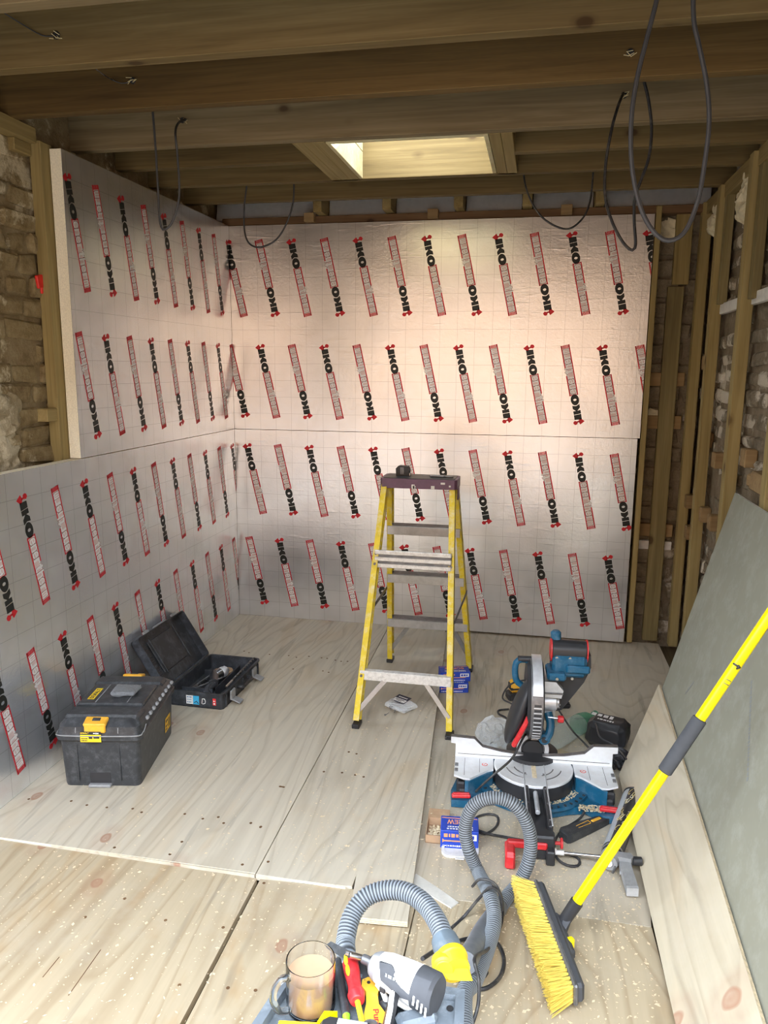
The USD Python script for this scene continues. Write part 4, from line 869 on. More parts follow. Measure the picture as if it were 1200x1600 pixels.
def arcband(r0, r1, a0, a1, x0, x1, n=40):
    a = np.linspace(a0, a1, n); pts = [(r1 * math.cos(q), r1 * math.sin(q)) for q in a] + [(r0 * math.cos(q), r0 * math.sin(q)) for q in a[::-1]]
    return EX(Polygon(pts), x1 - x0, frame(GC + A(x0, 0, 0), (0, 1, 0), (0, 0, 1)))
gd = P('blade_guard', [CY(GC + A(-.034, 0, 0), GC + A(.028, 0, 0), .150, n=56, b=.012)], 'clean_black')
P('guard_rim', arcband(.146, .158, PI * .30, PI * 1.42, -.022, .022), 'dark_steel', gd, smooth=30)
P('guard_crest', arcband(.150, .168, PI * .42, PI * .86, -.017, .019), 'cast_silver', gd, smooth=30)
for k in range(9):
    a = PI * (.93 + .038 * k)
    P('vent_slot', B(.026, .0022, .0085, GC + A(0.002, .1575 * math.cos(a), .1575 * math.sin(a)), .0005, rx=a - PI), 'clean_black', gd, smooth=False)
    P('vent_bar', B(.030, .003, .004, GC + A(0.002, .159 * math.cos(a + .055), .159 * math.sin(a + .055)), .0005, rx=a - PI), 'cast_silver', gd, smooth=False)
for k in range(9):
    a = PI * (1.27 + .018 * k); P('blade_tooth', B(.024, .003, .003, GC + A(0.0, .1575 * math.cos(a), .1575 * math.sin(a)), 0, rx=a - PI), 'cast_silver', gd, smooth=False)
lg = P('lower_guard', XF(ELL(.030, .075, .135, sub=3), ROT(.30, [0, 1, 0]), TRN([-.065, .0, .30])), 'clean_black')
P('red_stripe', XF(B(.018, .020, .135, (0, 0, 0), .005), ROT(.42, [0, 1, 0]), TRN([-.054, -.066, .25])), 'red_plastic', lg)
gb = P('gear_housing', HULL([(x, y, z) for y in (.02, .15) for x, z in ((.026, .42), (.075, .42), (.105, .385), (.098, .355), (.03, .355))]), 'cast_silver', smooth=20)
P('housing_ridge', B(.075, .006, .006, (.066, .017, .375), .001), 'dark_steel', gb)
P('spindle', [CY((.026, .05, .325), (.085, .05, .325), .032, n=24, b=.005), CY((.08, .05, .325), (.094, .05, .325), .02, n=18, b=.003), B(.05, .05, .07, (.055, .06, .285), .01)], 'cast_silver', gb)
for a in range(4): P('housing_bolt', CY((.088, .05 + .02 * math.cos(a * PI / 2), .325 + .02 * math.sin(a * PI / 2)), (.097, .05 + .02 * math.cos(a * PI / 2), .325 + .02 * math.sin(a * PI / 2)), .004, n=8), 'dark_steel', gb)
mo = P('motor_housing', [B(.13, .13, .085, (.125, .10, .475), .012), B(.07, .12, .03, (.075, .06, .445), .008), B(.09, .02, .03, (.155, .03, .472), .006)], 'saw_blue')
P('motor_cap', CY((.055, .09, .525), (.192, .09, .52), .044, n=32, b=.006), 'clean_black', mo)
for x in (.054, .189): P('red_ring', CY((x, .09, .525), (x + .005, .09, .525), .045, n=32), 'red_plastic', mo)
for x, z, y in ((.075, .51, .045), (.125, .51, .045), (.175, .505, .045), (.075, .445, -.004), (.135, .435, .032)): P('motor_screw', CY((x, y, z), (x, y - .006, z), .0055, n=12), 'steel', mo)
P('lock_nub', CY((.075, .10, .555), (.073, .10, .60), .020, n=24, b=.008), 'saw_blue', mo)
P('dust_chute', HULL([(x, y, z) for y in (.06, .16) for x, z in ((.08, .45), (.205, .52), (.208, .47), (.185, .41), (.105, .29), (.085, .285), (.075, .33))]), 'clean_black', smooth=30)
P('trigger_handle', TB([(-.02, .08, .478), (-.055, .078, .482), (-.075, .076, .468), (-.078, .074, .43), (-.07, .072, .395), (-.045, .072, .375)], .0125, 12), 'saw_blue')
P('handle_grip', CY((-.07, .077, .484), (.01, .08, .484), .013, n=14, b=.003), 'clean_black')
cl = P('depth_stop', [TB([(.05, .02, .295), (.06, .0, .26), (.055, -.015, .225), (.042, -.018, .205)], .016, 10), CY((.038, -.03, .205), (.038, .01, .205), .022, n=20, b=.004)], 'saw_blue')
P('stop_hole', CY((.038, -.032, .205), (.038, -.029, .205), .012, n=16), 'clean_black', cl)
P('stop_rod', CY((.05, .0, .285), (.095, -.005, .283), .004, n=10), 'steel', cl)
P('stop_knob', CY((.085, -.005, .283), (.108, -.005, .282), .014, n=16, b=.003), 'red_plastic', cl)
rs = np.random.default_rng(13)
P('sawdust', [B(rs.uniform(.003, .009), rs.uniform(.002, .005), .0015, (r * math.cos(a), -.03 + r * math.sin(a), .0335), 0, rz=rs.uniform(0, 3)) for r, a in [(rs.uniform(.152, .19), rs.uniform(PI * 1.1, PI * 1.9)) for _ in range(420)]]
  + [B(rs.uniform(.003, .008), rs.uniform(.002, .005), .0015, (.2 + rs.uniform(-.045, .045), -.19 + rs.uniform(-.025, .02), .0335), 0, rz=rs.uniform(0, 3)) for _ in range(160)], 'sawdust', kind='stuff', smooth=False)
fl3 = lambda u, v, z=ZR: at(u, v, z=z)
def cable(name, label, pts, r, mat='cable_black', cat='cable', par='/World', n=8, **k):
    p = np.array(pts); o = (p[:, 0].mean(), p[:, 1].mean(), p[:, 2].min() - r)
    t = thing(name, label, cat, o, group={'hanging_cable': 'cables hanging from the roof', 'thin_wire': 'thin wires in the joists'}.get(name))
    obj('cable', TB(p, r, n), mat, t, w=True); return t
zc = ZR + .006
P('power_lead', TB([at(840, 1060, y=-1.63), at(800, 1068, y=-1.58), at(785, 1090, y=-1.5), at(800, 1100, y=-1.5)], .0035, 8), 'cable_black', w=True)

# ------------------------------------------------------------------ things round the saw
c = fl3(803, 1096); t = thing('battery_tool', 'small yellow and black battery tool on the floor behind the saw', 'tool', (c[0], c[1] + .03, ZR), 0.35)
obj('battery', B(.075, .065, .04, (0, 0, .02), .008), 'clean_black', t); obj('tool_body', B(.06, .05, .06, (.006, 0, .068), .010), 'yellow_plastic', t)
obj('black_band', B(.064, .053, .012, (.004, 0, .06), .003), 'clean_black', t); obj('front_panel', B(.006, .03, .03, (-.028, -.005, .075), .002), 'clean_black', t)
c = fl3(881, 1106); t = thing('mains_plug', 'black three-pin mains plug lying on the floor beside the saw motor', 'plug', (c[0], c[1], ZR), 0.25)
obj('plug_body', [B(.06, .034, .026, (0, 0, .013), .008), B(.05, .03, .012, (.0, 0.0, .028), .006)], 'clean_black', t)
for x, y in ((-.012, .012), (.014, .012), (.0, -.0)): obj('pin', B(.006, .004, .022, (x, y, .045), .0008), 'steel' if y == 0 else 'clean_black', t)
cable('plug_lead', 'thin black lead looping from the mains plug down past the bottle to the black pack', [fl3(868, 1102, .02), fl3(858, 1088, .05), at(872, 1108, z=.12), at(893, 1140, z=.09), at(912, 1160, z=.02), at(930, 1180, z=.0), at(938, 1198, z=-.005)], .004)
cable('bottle_lead', 'thin black lead running from beside the bottle neck over the black pack', [at(898, 1123, z=.0), at(918, 1123, z=.02), at(930, 1130, z=.09), at(938, 1152, z=.105), at(960, 1165, z=.10), at(978, 1185, z=.06), at(985, 1196, z=.02)], .0035)

p0, p1 = at(862, 1158, z=.037), at(928, 1117, z=.03); L_ = np.linalg.norm(p1 - p0)
t = thing('plastic_bottle', 'empty clear plastic bottle with a green neck lying behind the saw', 'bottle', (p0[0], p0[1], ZR))
T = along(p0, p1); s = L_ / .30
obj('bottle_body', LA([(0, .004), (.03, 0), (.043, .012), (.045, .05), (.041, .06), (.045, .07), (.045, .12), (.040, .13), (.045, .14), (.045, .185)], 36, T @ np.diag([1, 1, s, 1])), 'bottle_plastic', t, w=True, smooth=True)
obj('bottle_shoulder', LA([(.045, .185), (.043, .21), (.034, .245), (.018, .272), (.0135, .28), (.0135, .296)], 36, T @ np.diag([1, 1, s, 1])), 'green_plastic', t, w=True, smooth=True)
obj('bottle_cap', CY(p0 + (p1 - p0) * .985, p0 + (p1 - p0) * 1.05, .016, n=24, b=.002), 'green_plastic', t, w=True)
c = at(775, 1172, z=0); t = thing('clear_bag', 'crumpled clear plastic bag on the floor behind the saw fence', 'plastic bag', (c[0], c[1] + .06, ZR))
obj('film', rough(XF(ELL(.10, .075, .05, sub=5), TRN([0, 0, .05])), .04, 18, 2), 'hazy_film', t, smooth=True)
obj('torn_edge', rough(XF(B(.12, .05, .004, (-.06, -.02, .012), .001).subdivide().subdivide().subdivide()), .02, 18, 2), 'hazy_film', t, smooth=True)
c = at(830, 1160, z=0); t = thing('sawdust_heap', 'low pale heap of sawdust between the saw and the bottle', 'sawdust', (1.96, -1.50, ZR), kind='stuff')
obj('heap', rough(LA([(.12, 0), (.09, .012), (.05, .022), (0, .028)], 30), .012, 22, 3), 'sand_heap', t, kind='stuff')
c = fl3(948, 1172); t = thing('black_pack', 'black plastic-wrapped pack with white lettering behind the right end of the saw fence', 'pack', (c[0] + .005, c[1] + .06, ZR), -0.35)
obj('wrapped_body', rough(B(.165, .13, .115, (0, 0, .058), .025).subdivide().subdivide().subdivide(), .010, 16, 6), 'clean_black', t, smooth=True)
obj('lettering', moved([lines(.10, .026, -.01, .008, W_, 0), lines(.07, .012, .01, -.022, W_, 0)], FLAT((-.015, 0.0, .118), (1, -.05, 0), (0, -.10, 1))), 'paper_print', t)
c = fl3(968, 1198); t = thing('work_gloves', 'crumpled black gloves wedged beside the saw and the leaning plywood', 'gloves', (c[0] + .005, c[1] + .02, ZR))
obj('glove_palm', rough(XF(ELL(.05, .035, .028, sub=4), TRN([0, 0, .03])), .016, 30, 3), 'clean_black', t, smooth=True)
for k in range(4): obj('glove_finger', TB([(-.03 + .02 * k, -.01, .03), (-.035 + .022 * k, -.04, .022), (-.03 + .024 * k, -.065, .014)], .009, 8), 'clean_black', t)
obj('glove_cuff', TB([(-.03, .03, .04), (0, .04, .05), (.035, .025, .035)], .008, 8), 'rubber_grey', t)

# utility knife, foam can and foam gun
p0, p1 = fl3(880, 1306, .006), fl3(950, 1276, .008)
t = thing('hand_tool', 'black and orange handled hand tool lying in front of the saw', 'hand tool', (p0[0], p0[1], ZR), math.atan2(*(p1 - p0)[1::-1]))
L_ = np.linalg.norm(p1 - p0)
obj('grip', HULL([(x, y, z) for x, hw, zt in ((0, .020, .030), (.012, .026, .034), (L_ * .5, .021, .032), (L_ * .8, .017, .028), (L_, .013, .022)) for y in (-hw, hw) for z in (0.002, zt)]), 'black_plastic', t, smooth=20)
obj('yellow_inlay', [B(L_ * .45, .0022, .0008, (L_ * .36, .006, .0325), 0, rz=.05), B(.0022, .012, .0008, (L_ * .58, .001, .0315)), B(L_ * .4, .0022, .0008, (L_ * .36, -.007, .0325), 0, rz=-.02)], 'yellow_plastic', t, smooth=False)
obj('orange_button', B(L_ * .2, .013, .006, (L_ * .72, .0, .0305), .003), 'yellow_plastic', t)
obj('blade_end', B(.10, .022, .006, (L_ + .045, 0, .014), .002), 'dark_steel', t)
p0, p1 = at(955, 1338, z=.022), at(989, 1243, z=.022); d = (p1 - p0) / np.linalg.norm(p1 - p0); L_ = np.linalg.norm(p1 - p0)
t = thing('foam_can', 'black and silver expanding-foam can lying behind the broom pole', 'aerosol can', (p0[0], p0[1], ZR))
T = along(p0, p1); R0 = .034
obj('can_body', LA([(0, 0), (.02, 0), (.030, .012), (R0, .02), (R0, L_ - .012), (R0 - .003, L_ - .006), (R0, L_), (.028, L_ - .002), (0, L_ - .01)], 40, T), 'clean_black', t, w=True)
obj('can_rim', LA([(R0 - .003, L_ - .004), (R0 + .0015, L_ - .004), (R0 + .0015, L_ + .001), (R0 - .003, L_ + .001)], 40, T), 'steel', t, w=True)
obj('can_rim', LA([(R0 - .003, .016), (R0 + .001, .016), (R0 + .001, .022), (R0 - .003, .022)], 40, T), 'steel', t, w=True)
up = A(0, 0, 1) - d * d[2]; up /= np.linalg.norm(up); sd_ = np.cross(d, up)
def onlid(a, s_, r=R0 + .0006): return p0 + d * s_ + r * (math.cos(a) * up + math.sin(a) * sd_)
def wrap(a0, a1, s0, s1, n=14, r=R0 + .0006):
    aa = np.linspace(a0, a1, n); V = np.array([onlid(a, s_, r) for s_ in (s0, s1) for a in aa]); F = [(i, i + 1, n + i + 1) for i in range(n - 1)] + [(i, n + i + 1, n + i) for i in range(n - 1)]
    m = trimesh.Trimesh(V, F, process=False); return trimesh.util.concatenate([m, trimesh.Trimesh(V, np.array(F)[:, ::-1], process=False)])
sg = -1 if (sd_ @ RIGHT) > 0 else 1
sg = 1 if ((math.sin(1.0) * sd_) @ RIGHT) < 0 else -1
obj('silver_panel', wrap(sg * .35, sg * 1.4, .03, L_ - .014), 'saw_white', t, w=True, smooth=True)
rs = np.random.default_rng(15)
deco = []
for k in range(26):
    a0 = rs.uniform(-.9, .35) * sg; s0 = rs.uniform(.08, L_ - .05); n_ = 10; ph = rs.uniform(0, 6.3)
    pts = [onlid(a0 + .28 * math.sin(q * 1.3 + ph) * q / 3, s0 + .012 * q * math.cos(q + ph), R0 + .0012) for q in np.linspace(0, 3, n_)]
    deco.append((sweep(pts, .0011, 5), (0.62, 0.5, 0.22) if k % 3 else (0.75, .72, .6)))
obj('gold_swirls', deco, 'paper_print', t, w=True)
obj('adapter_ring', LA([(.014, -.04), (.026, -.038), (.031, -.02), (.031, .0), (.028, .014), (.012, .014)], 32, T), 'gun_grey', t, w=True)
obj('valve_cap', LA([(0, -.044), (.012, -.043), (.014, -.03), (0, -.03)], 20, T), 'white_plastic', t, w=True)
t = thing('foam_gun', 'grey foam applicator gun with a long steel nozzle on the floor behind the broom pole', 'foam gun', at(968, 1345, z=ZR))
n0, n1 = at(862, 1331, z=.004), at(952, 1340, z=.02)
obj('nozzle', CY(n0, n1, .0055, n=14), 'steel', t, w=True); obj('nozzle_tip', [rough(ELL(.016, .011, .011, n0 + A(0, 0, .004), 3), .006, 60), CY(n0 + (n1 - n0) * .04, n0 + (n1 - n0) * .22, .0085, n=12)], 'white_plastic', t, w=True)
g0, g1, g2 = at(955, 1338, z=.03), at(998, 1348, z=.03), at(988, 1392, z=.008)
obj('gun_body', HULL([p + A(0, 0, dz) + q for p, r_ in ((g0, .012), (at(985, 1345, z=.03), .017)) for dz in (-r_, r_) for q in (A(0, -r_, 0), A(0, r_, 0), A(-r_ * .5, 0, 0), A(r_ * .5, 0, 0))]), 'gun_grey', t, w=True, smooth=30)
m0 = at(976, 1352, z=.022); m1 = g2
ax = (m1 - m0) / np.linalg.norm(m1 - m0); sx_ = np.cross(ax, [0, 0, 1.0]); sx_ /= np.linalg.norm(sx_)
obj('pistol_grip', HULL([m + s_ * w_ * sx_ + A(0, 0, z_) for m, w_ in ((m0, .017), (m0 + (m1 - m0) * .5, .013), (m1, .018)) for s_ in (-1, 1) for z_ in (-.012, .012)]), 'gun_grey', t, w=True, smooth=30)
obj('grip_butt', HULL([m1 + ax * k + s_ * .0175 * sx_ + A(0, 0, z_) for k in (-.004, .006) for s_ in (-1, 1) for z_ in (-.014, .014)]), 'cast_silver', t, w=True, smooth=30)
obj('trigger', TB([at(962, 1348, z=.02), at(960, 1358, z=.012), at(957, 1364, z=.006)], .004, 8), 'dark_steel', t, w=True)
obj('guard_spur', TB([at(978, 1364, z=.015), at(968, 1364, z=.012)], .006, 8), 'gun_grey', t, w=True)
k0, k1 = at(988, 1345, z=.03), at(1003, 1346, z=.03); obj('flow_knob', CY(k0, k1, .014, n=18, b=.002), 'clean_black', t, w=True)

t = thing('floor_strip', 'white torn offcut strip lying on the floor by the hose', 'strip', (1.60, -2.42, ZR))
a, b_ = fl3(643, 1372), fl3(711, 1416)
pq = np.cross([0, 0, 1.0], (b_ - a) / np.linalg.norm(b_ - a))
obj('strip', HULL([p + pq * q + A(0, 0, z) for p, q in ((a, -.016), (a, .022), (b_, -.018), (b_, .016), ((a + b_) / 2, -.021), ((a + b_) / 2, .021)) for z in (0.0005, .005)]), 'white_strip', t, w=True, smooth=False)

# ------------------------------------------------------------------ broom
t = thing('broom', 'broom with yellow bristles and a long bright yellow pole', 'broom', (1.97, -2.5, ZR))
h0, h1 = at(838, 1388, z=.03), at(901, 1555, z=.03); t0, t1 = at(798, 1392, z=.025), at(867, 1566, z=.03)
hx = (h1 - h0) / np.linalg.norm(h1 - h0); bd = ((t0 - h0) + (t1 - h1)) / 2; hn = np.cross(hx, bd); hn /= np.linalg.norm(hn); hn *= np.sign(hn[2]); bn = np.cross(hn, hx); bn *= np.sign(bn @ bd); HL = np.linalg.norm(h1 - h0)
T = np.eye(4); T[:3, 0], T[:3, 1], T[:3, 2], T[:3, 3] = hx, bn, np.cross(hx, bn), (h0 + h1) / 2
blk = obj('brush_block', [XF(B(HL, .028, .056, (0, -.008, 0), .008), T), XF(B(HL * .4, .03, .04, (0, -.022, 0), .012), T)], 'rubber_grey', t, w=True)
obj('bumper_edge', [XF(B(HL + .01, .012, .060, (0, .002, 0), .004), T)], 'dark_steel', t, w=True)
rs = np.random.default_rng(17); V, F, nb = [], [], 0
bl = np.linalg.norm((t0 + t1) / 2 - (h0 + h1) / 2)
for i in range(30):
    for j in range(6):
        bx_, bz_ = -HL / 2 + HL * (i + .5) / 30, -.021 + .0084 * j
        for k in range(16):
            ox, oz = rs.normal(0, .0022, 2); sp = rs.normal(0, .006, 2); ln = bl * rs.uniform(.95, 1.05)
            flare = (bx_ / HL) * .05
            p0 = A(bx_ + ox * .5, 0.004, bz_ + oz * .5); p1 = A(bx_ + ox * 2 + sp[0] + flare, ln, bz_ * 1.25 + oz * 1.5 + sp[1])
            w_ = .0010
            V += [p0 + A(w_, 0, 0), p0 + A(-w_ * .5, 0, w_ * .87), p0 + A(-w_ * .5, 0, -w_ * .87), p1 + A(w_ * .7, 0, 0), p1 + A(-w_ * .35, 0, w_ * .6), p1 + A(-w_ * .35, 0, -w_ * .6)]
            F += [(nb + a, nb + b_, nb + c_) for a, b_, c_ in ((0, 1, 4), (0, 4, 3), (1, 2, 5), (1, 5, 4), (2, 0, 3), (2, 3, 5), (3, 4, 5))]; nb += 6
V = np.array(V) @ T[:3, :3].T + T[:3, 3]; V[:, 2] = np.maximum(V[:, 2], ZR + .001)
obj('bristles', trimesh.Trimesh(V, F, process=False), 'bristle_yellow', t, w=True, smooth=False, kind='stuff')
q0 = at(886, 1432, z=.055); q1 = at(1200, 965, y=-2.40); pd = (q1 - q0) / np.linalg.norm(q1 - q0)
top = q0 + pd * ((2.636 - q0[0]) / pd[0])
obj('pole', CY(q0 + pd * .03, top, .0145, n=28, b=.003), 'bright_yellow', t, w=True)
obj('pole_socket', CY(q0 - pd * .02, q0 + pd * .055, .017, .0185, n=24, b=.002), 'clean_black', t, w=True)
on = lambda u, v: q0 + pd * np.dot(at(u, v, y=-2.42) - q0, pd)
obj('foam_grip', CY(on(1043, 1203), on(1096, 1122), .0195, n=28, b=.003), 'rubber_grey', t, w=True)
pu = -_f - pd * (-_f @ pd); pu /= np.linalg.norm(pu); ps = np.cross(pd, pu)
def onpole(s_, a, r=.0148): return on(1150, 1040) + pd * s_ + r * (math.cos(a) * pu + math.sin(a) * ps)
obj('black_mark', sweep([onpole(.0, a, .0148) for a in np.linspace(-.2, .5, 6)], [.007, .008, .006, .004, .002, .001], 6), 'clean_black', t, w=True)
obj('pole_label', [sweep([onpole(.012 * k - .055, a) for a in np.linspace(-.5, .5, 6)], .0012, 5) for k in range(2)], 'dark_steel', t, w=True)
obj('pole_label', sweep([onpole(.002, a) for a in np.linspace(-1.0, .4, 8)], .003, 5), 'clean_black', t, w=True)
obj('yellow_clip', B(.03, .02, .035, at(889, 1474, z=.03), .006, rz=.4), 'bright_yellow', t, w=True)
obj('bracket_neck', HULL([q0 + A(0, dy, dz) for dy in (-.03, .03) for dz in (-.03, -.01)] + [q0 + pd * .01 + A(dx, 0, 0) for dx in (-.014, .014)] + [(h0 + h1) / 2 + hx * dx - bn * .02 for dx in (-.07, .0)]), 'rubber_grey', t, w=True, smooth=30)
# ------------------------------------------------------------------ vacuum cleaner, its hose and lead
TZ = 0.50
t = thing('vacuum_cleaner', 'dusty grey vacuum cleaner whose flat top serves as a tool tray', 'vacuum cleaner', (1.60, -3.52, -.006))
ta, tb_, tc, td = A(1.449, -3.345), A(1.765, -3.338), A(1.790, -3.72), A(1.385, -3.72)
tray = Polygon([ta, tb_, tc, td][::-1])
ins = tray.buffer(-.016, join_style=2)
bd_ = obj('body', HULL([(x, y, z) for (x, y) in tray.buffer(-.012, join_style=2).exterior.coords for z in (TZ - .05,)] + [(x, y, z) for (x, y) in tray.buffer(-.03, join_style=2).exterior.coords for z in (0.03, .2)]), 'black_plastic', t, w=True, smooth=30)
obj('base_skirt', EX(tray.buffer(-.005), .05, TRN([0, 0, -.005])), 'black_plastic', t, w=True, smooth=30)
obj('tray_floor', EX(tray, .045, TRN([0, 0, TZ - .055])), 'tray_grey', t, w=True, smooth=False)
obj('tray_rim', [EX(tray.difference(ins), .020, TRN([0, 0, TZ - .01]))], 'tray_grey', t, w=True, smooth=False)
obj('tray_ledge', EX(Polygon([(1.715, -3.36), (1.752, -3.36), (1.775, -3.7), (1.72, -3.7)]), .012, TRN([0, 0, TZ - .01])), 'tray_grey', t, w=True, smooth=False)
c = at(703, 1576, z=TZ + .003); obj('ledge_hole', CY(c, c + A(0, 0, .0012), .006, n=16), 'clean_black', t, w=True)
c = at(652, 1590, z=TZ); obj('tray_boss', B(.07, .035, .028, (c[0], c[1] - .01, TZ + .004), .008, rz=.5), 'tray_grey', t, w=True)
obj('hose_inlet', CY((1.755, -3.36, .15), (1.795, -3.32, .15), .028, n=24, b=.004), 'cuff_grey', t, w=True)

hose = thing('vacuum_hose', 'grey ribbed vacuum hose looped across the floor in front of the saw', 'hose', (1.75, -2.4, ZR))
def ribbed(pts, r=.0212, pitch=.0078):
    Q = spline(pts, pitch / 4); k = np.arange(len(Q)) % 4
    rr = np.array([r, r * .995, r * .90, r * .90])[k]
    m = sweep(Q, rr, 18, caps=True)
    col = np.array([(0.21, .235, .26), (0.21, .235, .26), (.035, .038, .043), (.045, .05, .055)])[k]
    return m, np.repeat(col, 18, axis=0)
zf = ZR + .0215
loopA = [A(1.80, -3.31, .15), at(724, 1572, z=.13), at(742, 1530, z=.11), at(762, 1480, z=.075), at(772, 1438, z=.075), at(766, 1400, z=.078)] + [at(u, v, y=y) for u, v, y in ((748, 1364, -2.32), (732, 1326, -2.305), (727, 1293, -2.30), (737, 1263, -2.30), (757, 1249, -2.30), (780, 1247, -2.30), (803, 1257, -2.30), (820, 1279, -2.30), (829, 1310, -2.30), (826, 1345, -2.31))] + [at(u, v, z=zf) for u, v in ((811, 1379), (792, 1402), (781, 1418))]
m, c = ribbed(loopA); obj('ribbed_tube', m, 'hose_ribs', hose, w=True, smooth=True, cd=c)
e0 = loopA[-1]; e1, e2 = at(755, 1452, z=.03), at(728, 1505, z=.16)
obj('smooth_cuff', sweep(spline([e0, (e0 + e1) / 2 + A(.0, .0, .003), e1, (e1 + e2) / 2, e2], .006), np.linspace(.024, .0265, len(spline([e0, (e0 + e1) / 2 + A(.0, .0, .003), e1, (e1 + e2) / 2, e2], .006))), 20), 'cuff_grey', hose, w=True)
obj('rubber_band', TB([at(738, 1385, z=.06), at(750, 1374, z=.105), at(772, 1380, z=.10), at(784, 1405, z=.06), at(784, 1440, z=.04), at(775, 1462, z=.05)], .0042, 8), 'cable_black', hose, w=True)
arch = [at(541, 1500, y=-3.19), at(540, 1470, y=-3.15), at(550, 1430, y=-3.10), at(572, 1402, y=-3.07), at(603, 1391, y=-3.06), at(635, 1394, y=-3.07), at(663, 1412, y=-3.10), at(684, 1442, y=-3.15), at(697, 1476, y=-3.20)]
h2 = thing('extension_hose', 'grey ribbed hose arching up behind the vacuum cleaner to a yellow connector', 'hose', (arch[0][0], arch[0][1], -.006))
low = [arch[0] + A(-.01, .02, -.10), arch[0] + A(-.005, .03, -.22), A(1.50, -3.12, .06), A(1.47, -3.08, zf + .005), A(1.44, -3.0, zf + .005)]
m, c = ribbed(low[::-1] + arch, .0205); obj('ribbed_tube', m, 'hose_ribs', h2, w=True, smooth=True, cd=c)
d = arch[-1] - arch[-2]; d /= np.linalg.norm(d); p = arch[-1]
obj('grey_collar', LA([(0, -.012), (.026, -.012), (.0275, .0), (.0275, .026), (.0, .026)], 32, along(p, p + d)), 'cuff_blue', h2, w=True)
obj('yellow_ring', LA([(0, .026), (.030, .026), (.0315, .030), (.0315, .038), (.0285, .042), (.0275, .062), (0, .062)], 32, along(p, p + d)), 'lemon_plastic', h2, w=True)
q = p + d * .062; s_ = -RIGHT * .9 - UP * .25
obj('yellow_spout', [HULL([q + a * RIGHT * .026 + b_ * UP * .0 + c_ * (-_f) * .02 - d * .02 for a in (-1, 1) for b_ in (0,) for c_ in (-1, 1)] + [q + d * .022 + RIGHT * .024, q + d * .022 + RIGHT * .004, q + d * .02 - RIGHT * .02]), CY(q - RIGHT * .018 + _f * .004 - d * .022, q - RIGHT * .018 - d * .022 - _f * .026, .022, n=32, b=.004)], 'lemon_plastic', h2, w=True, smooth=30)
obj('spout_dial', CY(q - RIGHT * .018 - d * .022 - _f * .026, q - RIGHT * .018 - d * .022 - _f * .030, .018, n=28, b=.002), 'lemon_plastic', h2, w=True)

zl = ZR + .0055
cable('vacuum_lead', 'thick black mains lead coiled on the floor beside the vacuum cleaner', [at(660, 1498, z=.1), at(690, 1480, z=.03), at(735, 1466, z=zl), at(772, 1470, z=zl), at(787, 1495, z=zl), at(782, 1525, z=zl), at(757, 1545, z=zl), at(728, 1540, z=zl), at(716, 1525, z=zl), at(733, 1512, z=zl), at(755, 1512, z=zl + .012), at(760, 1522, z=zl + .012), at(745, 1530, z=zl + .012), at(732, 1526, z=zl + .012)], .0055)
cable('hose_lead', 'black cable hanging over the hose cuff and trailing towards the camera', [at(703, 1452, z=zl), at(725, 1432, z=zl), at(750, 1402, z=.06), at(768, 1386, z=.125), at(783, 1402, z=.09), at(782, 1440, z=.03), at(765, 1480, z=.09), at(742, 1497, z=.19), at(748, 1530, z=.17), at(747, 1570, z=.13), at(736, 1605, z=.1), at(720, 1640, z=.05), at(700, 1680, z=zl)], .0045)
cable('saw_lead', 'black power lead curling on the floor from the saw past the red lever', [at(832, 1130, z=.20), at(818, 1152, z=.19), at(800, 1185, z=.14), at(772, 1210, z=.105), at(750, 1230, z=.05), at(738, 1245, z=zl), at(733, 1268, z=zl), at(738, 1290, z=zl), at(756, 1303, z=zl), at(775, 1292, z=zl), at(778, 1277, z=zl), at(765, 1272, z=zl), at(745, 1277, z=zl), at(740, 1292, z=zl + .008), at(760, 1302, z=zl + .008), at(790, 1308, z=zl), at(830, 1316, z=zl), at(862, 1326, z=zl)], .0045)
cable('looped_lead', 'black lead making a loop on the floor near the foam gun nozzle', [at(915, 1265, z=.01), at(905, 1280, z=zl), at(882, 1295, z=zl), at(869, 1310, z=zl), at(866, 1330, z=zl), at(874, 1345, z=zl), at(890, 1353, z=zl), at(904, 1352, z=zl), at(905, 1343, z=zl), at(895, 1337, z=zl), at(880, 1334, z=zl + .006), at(862, 1330, z=zl + .006)], .0045)
cable('back_lead', 'black lead lying on the floor behind the saw guard', [at(801, 1138, z=zl), at(791, 1122, z=zl), at(780, 1116, z=zl), at(779, 1110, z=zl + .0), at(795, 1108, z=zl)], .0045)

# ------------------------------------------------------------------ things on the vacuum's tray
t = thing('glass_mug', 'clear glass mug of milky tea on the vacuum tray', 'mug', (1.5065, -3.412, TZ - .010 + .0005), 0.0)
obj('glass', LA([(0, 0), (.036, 0), (.041, .004), (.0425, .012), (.0425, .096), (.0415, .098), (.0400, .096), (.0398, .016), (.036, .010), (0, .010)], 56), 'clear_glass', t, smooth=40)
ha = -RIGHT * .55 - A(0.28, 1, 0) * .62; ha[2] = 0; ha /= np.linalg.norm(ha)
obj('mug_handle', sweep(spline([ha * .0405 + A(0, 0, .080), ha * .056 + A(0, 0, .084), ha * .069 + A(0, 0, .070), ha * .071 + A(0, 0, .048), ha * .060 + A(0, 0, .026), ha * .0405 + A(0, 0, .018)], .003), .0062, 14), 'clear_glass', t)
obj('tea', LA([(0, .0105), (.0355, .0105), (.0394, .0165), (.0395, .072), (0, .072)], 48), 'tea', t, smooth=40)

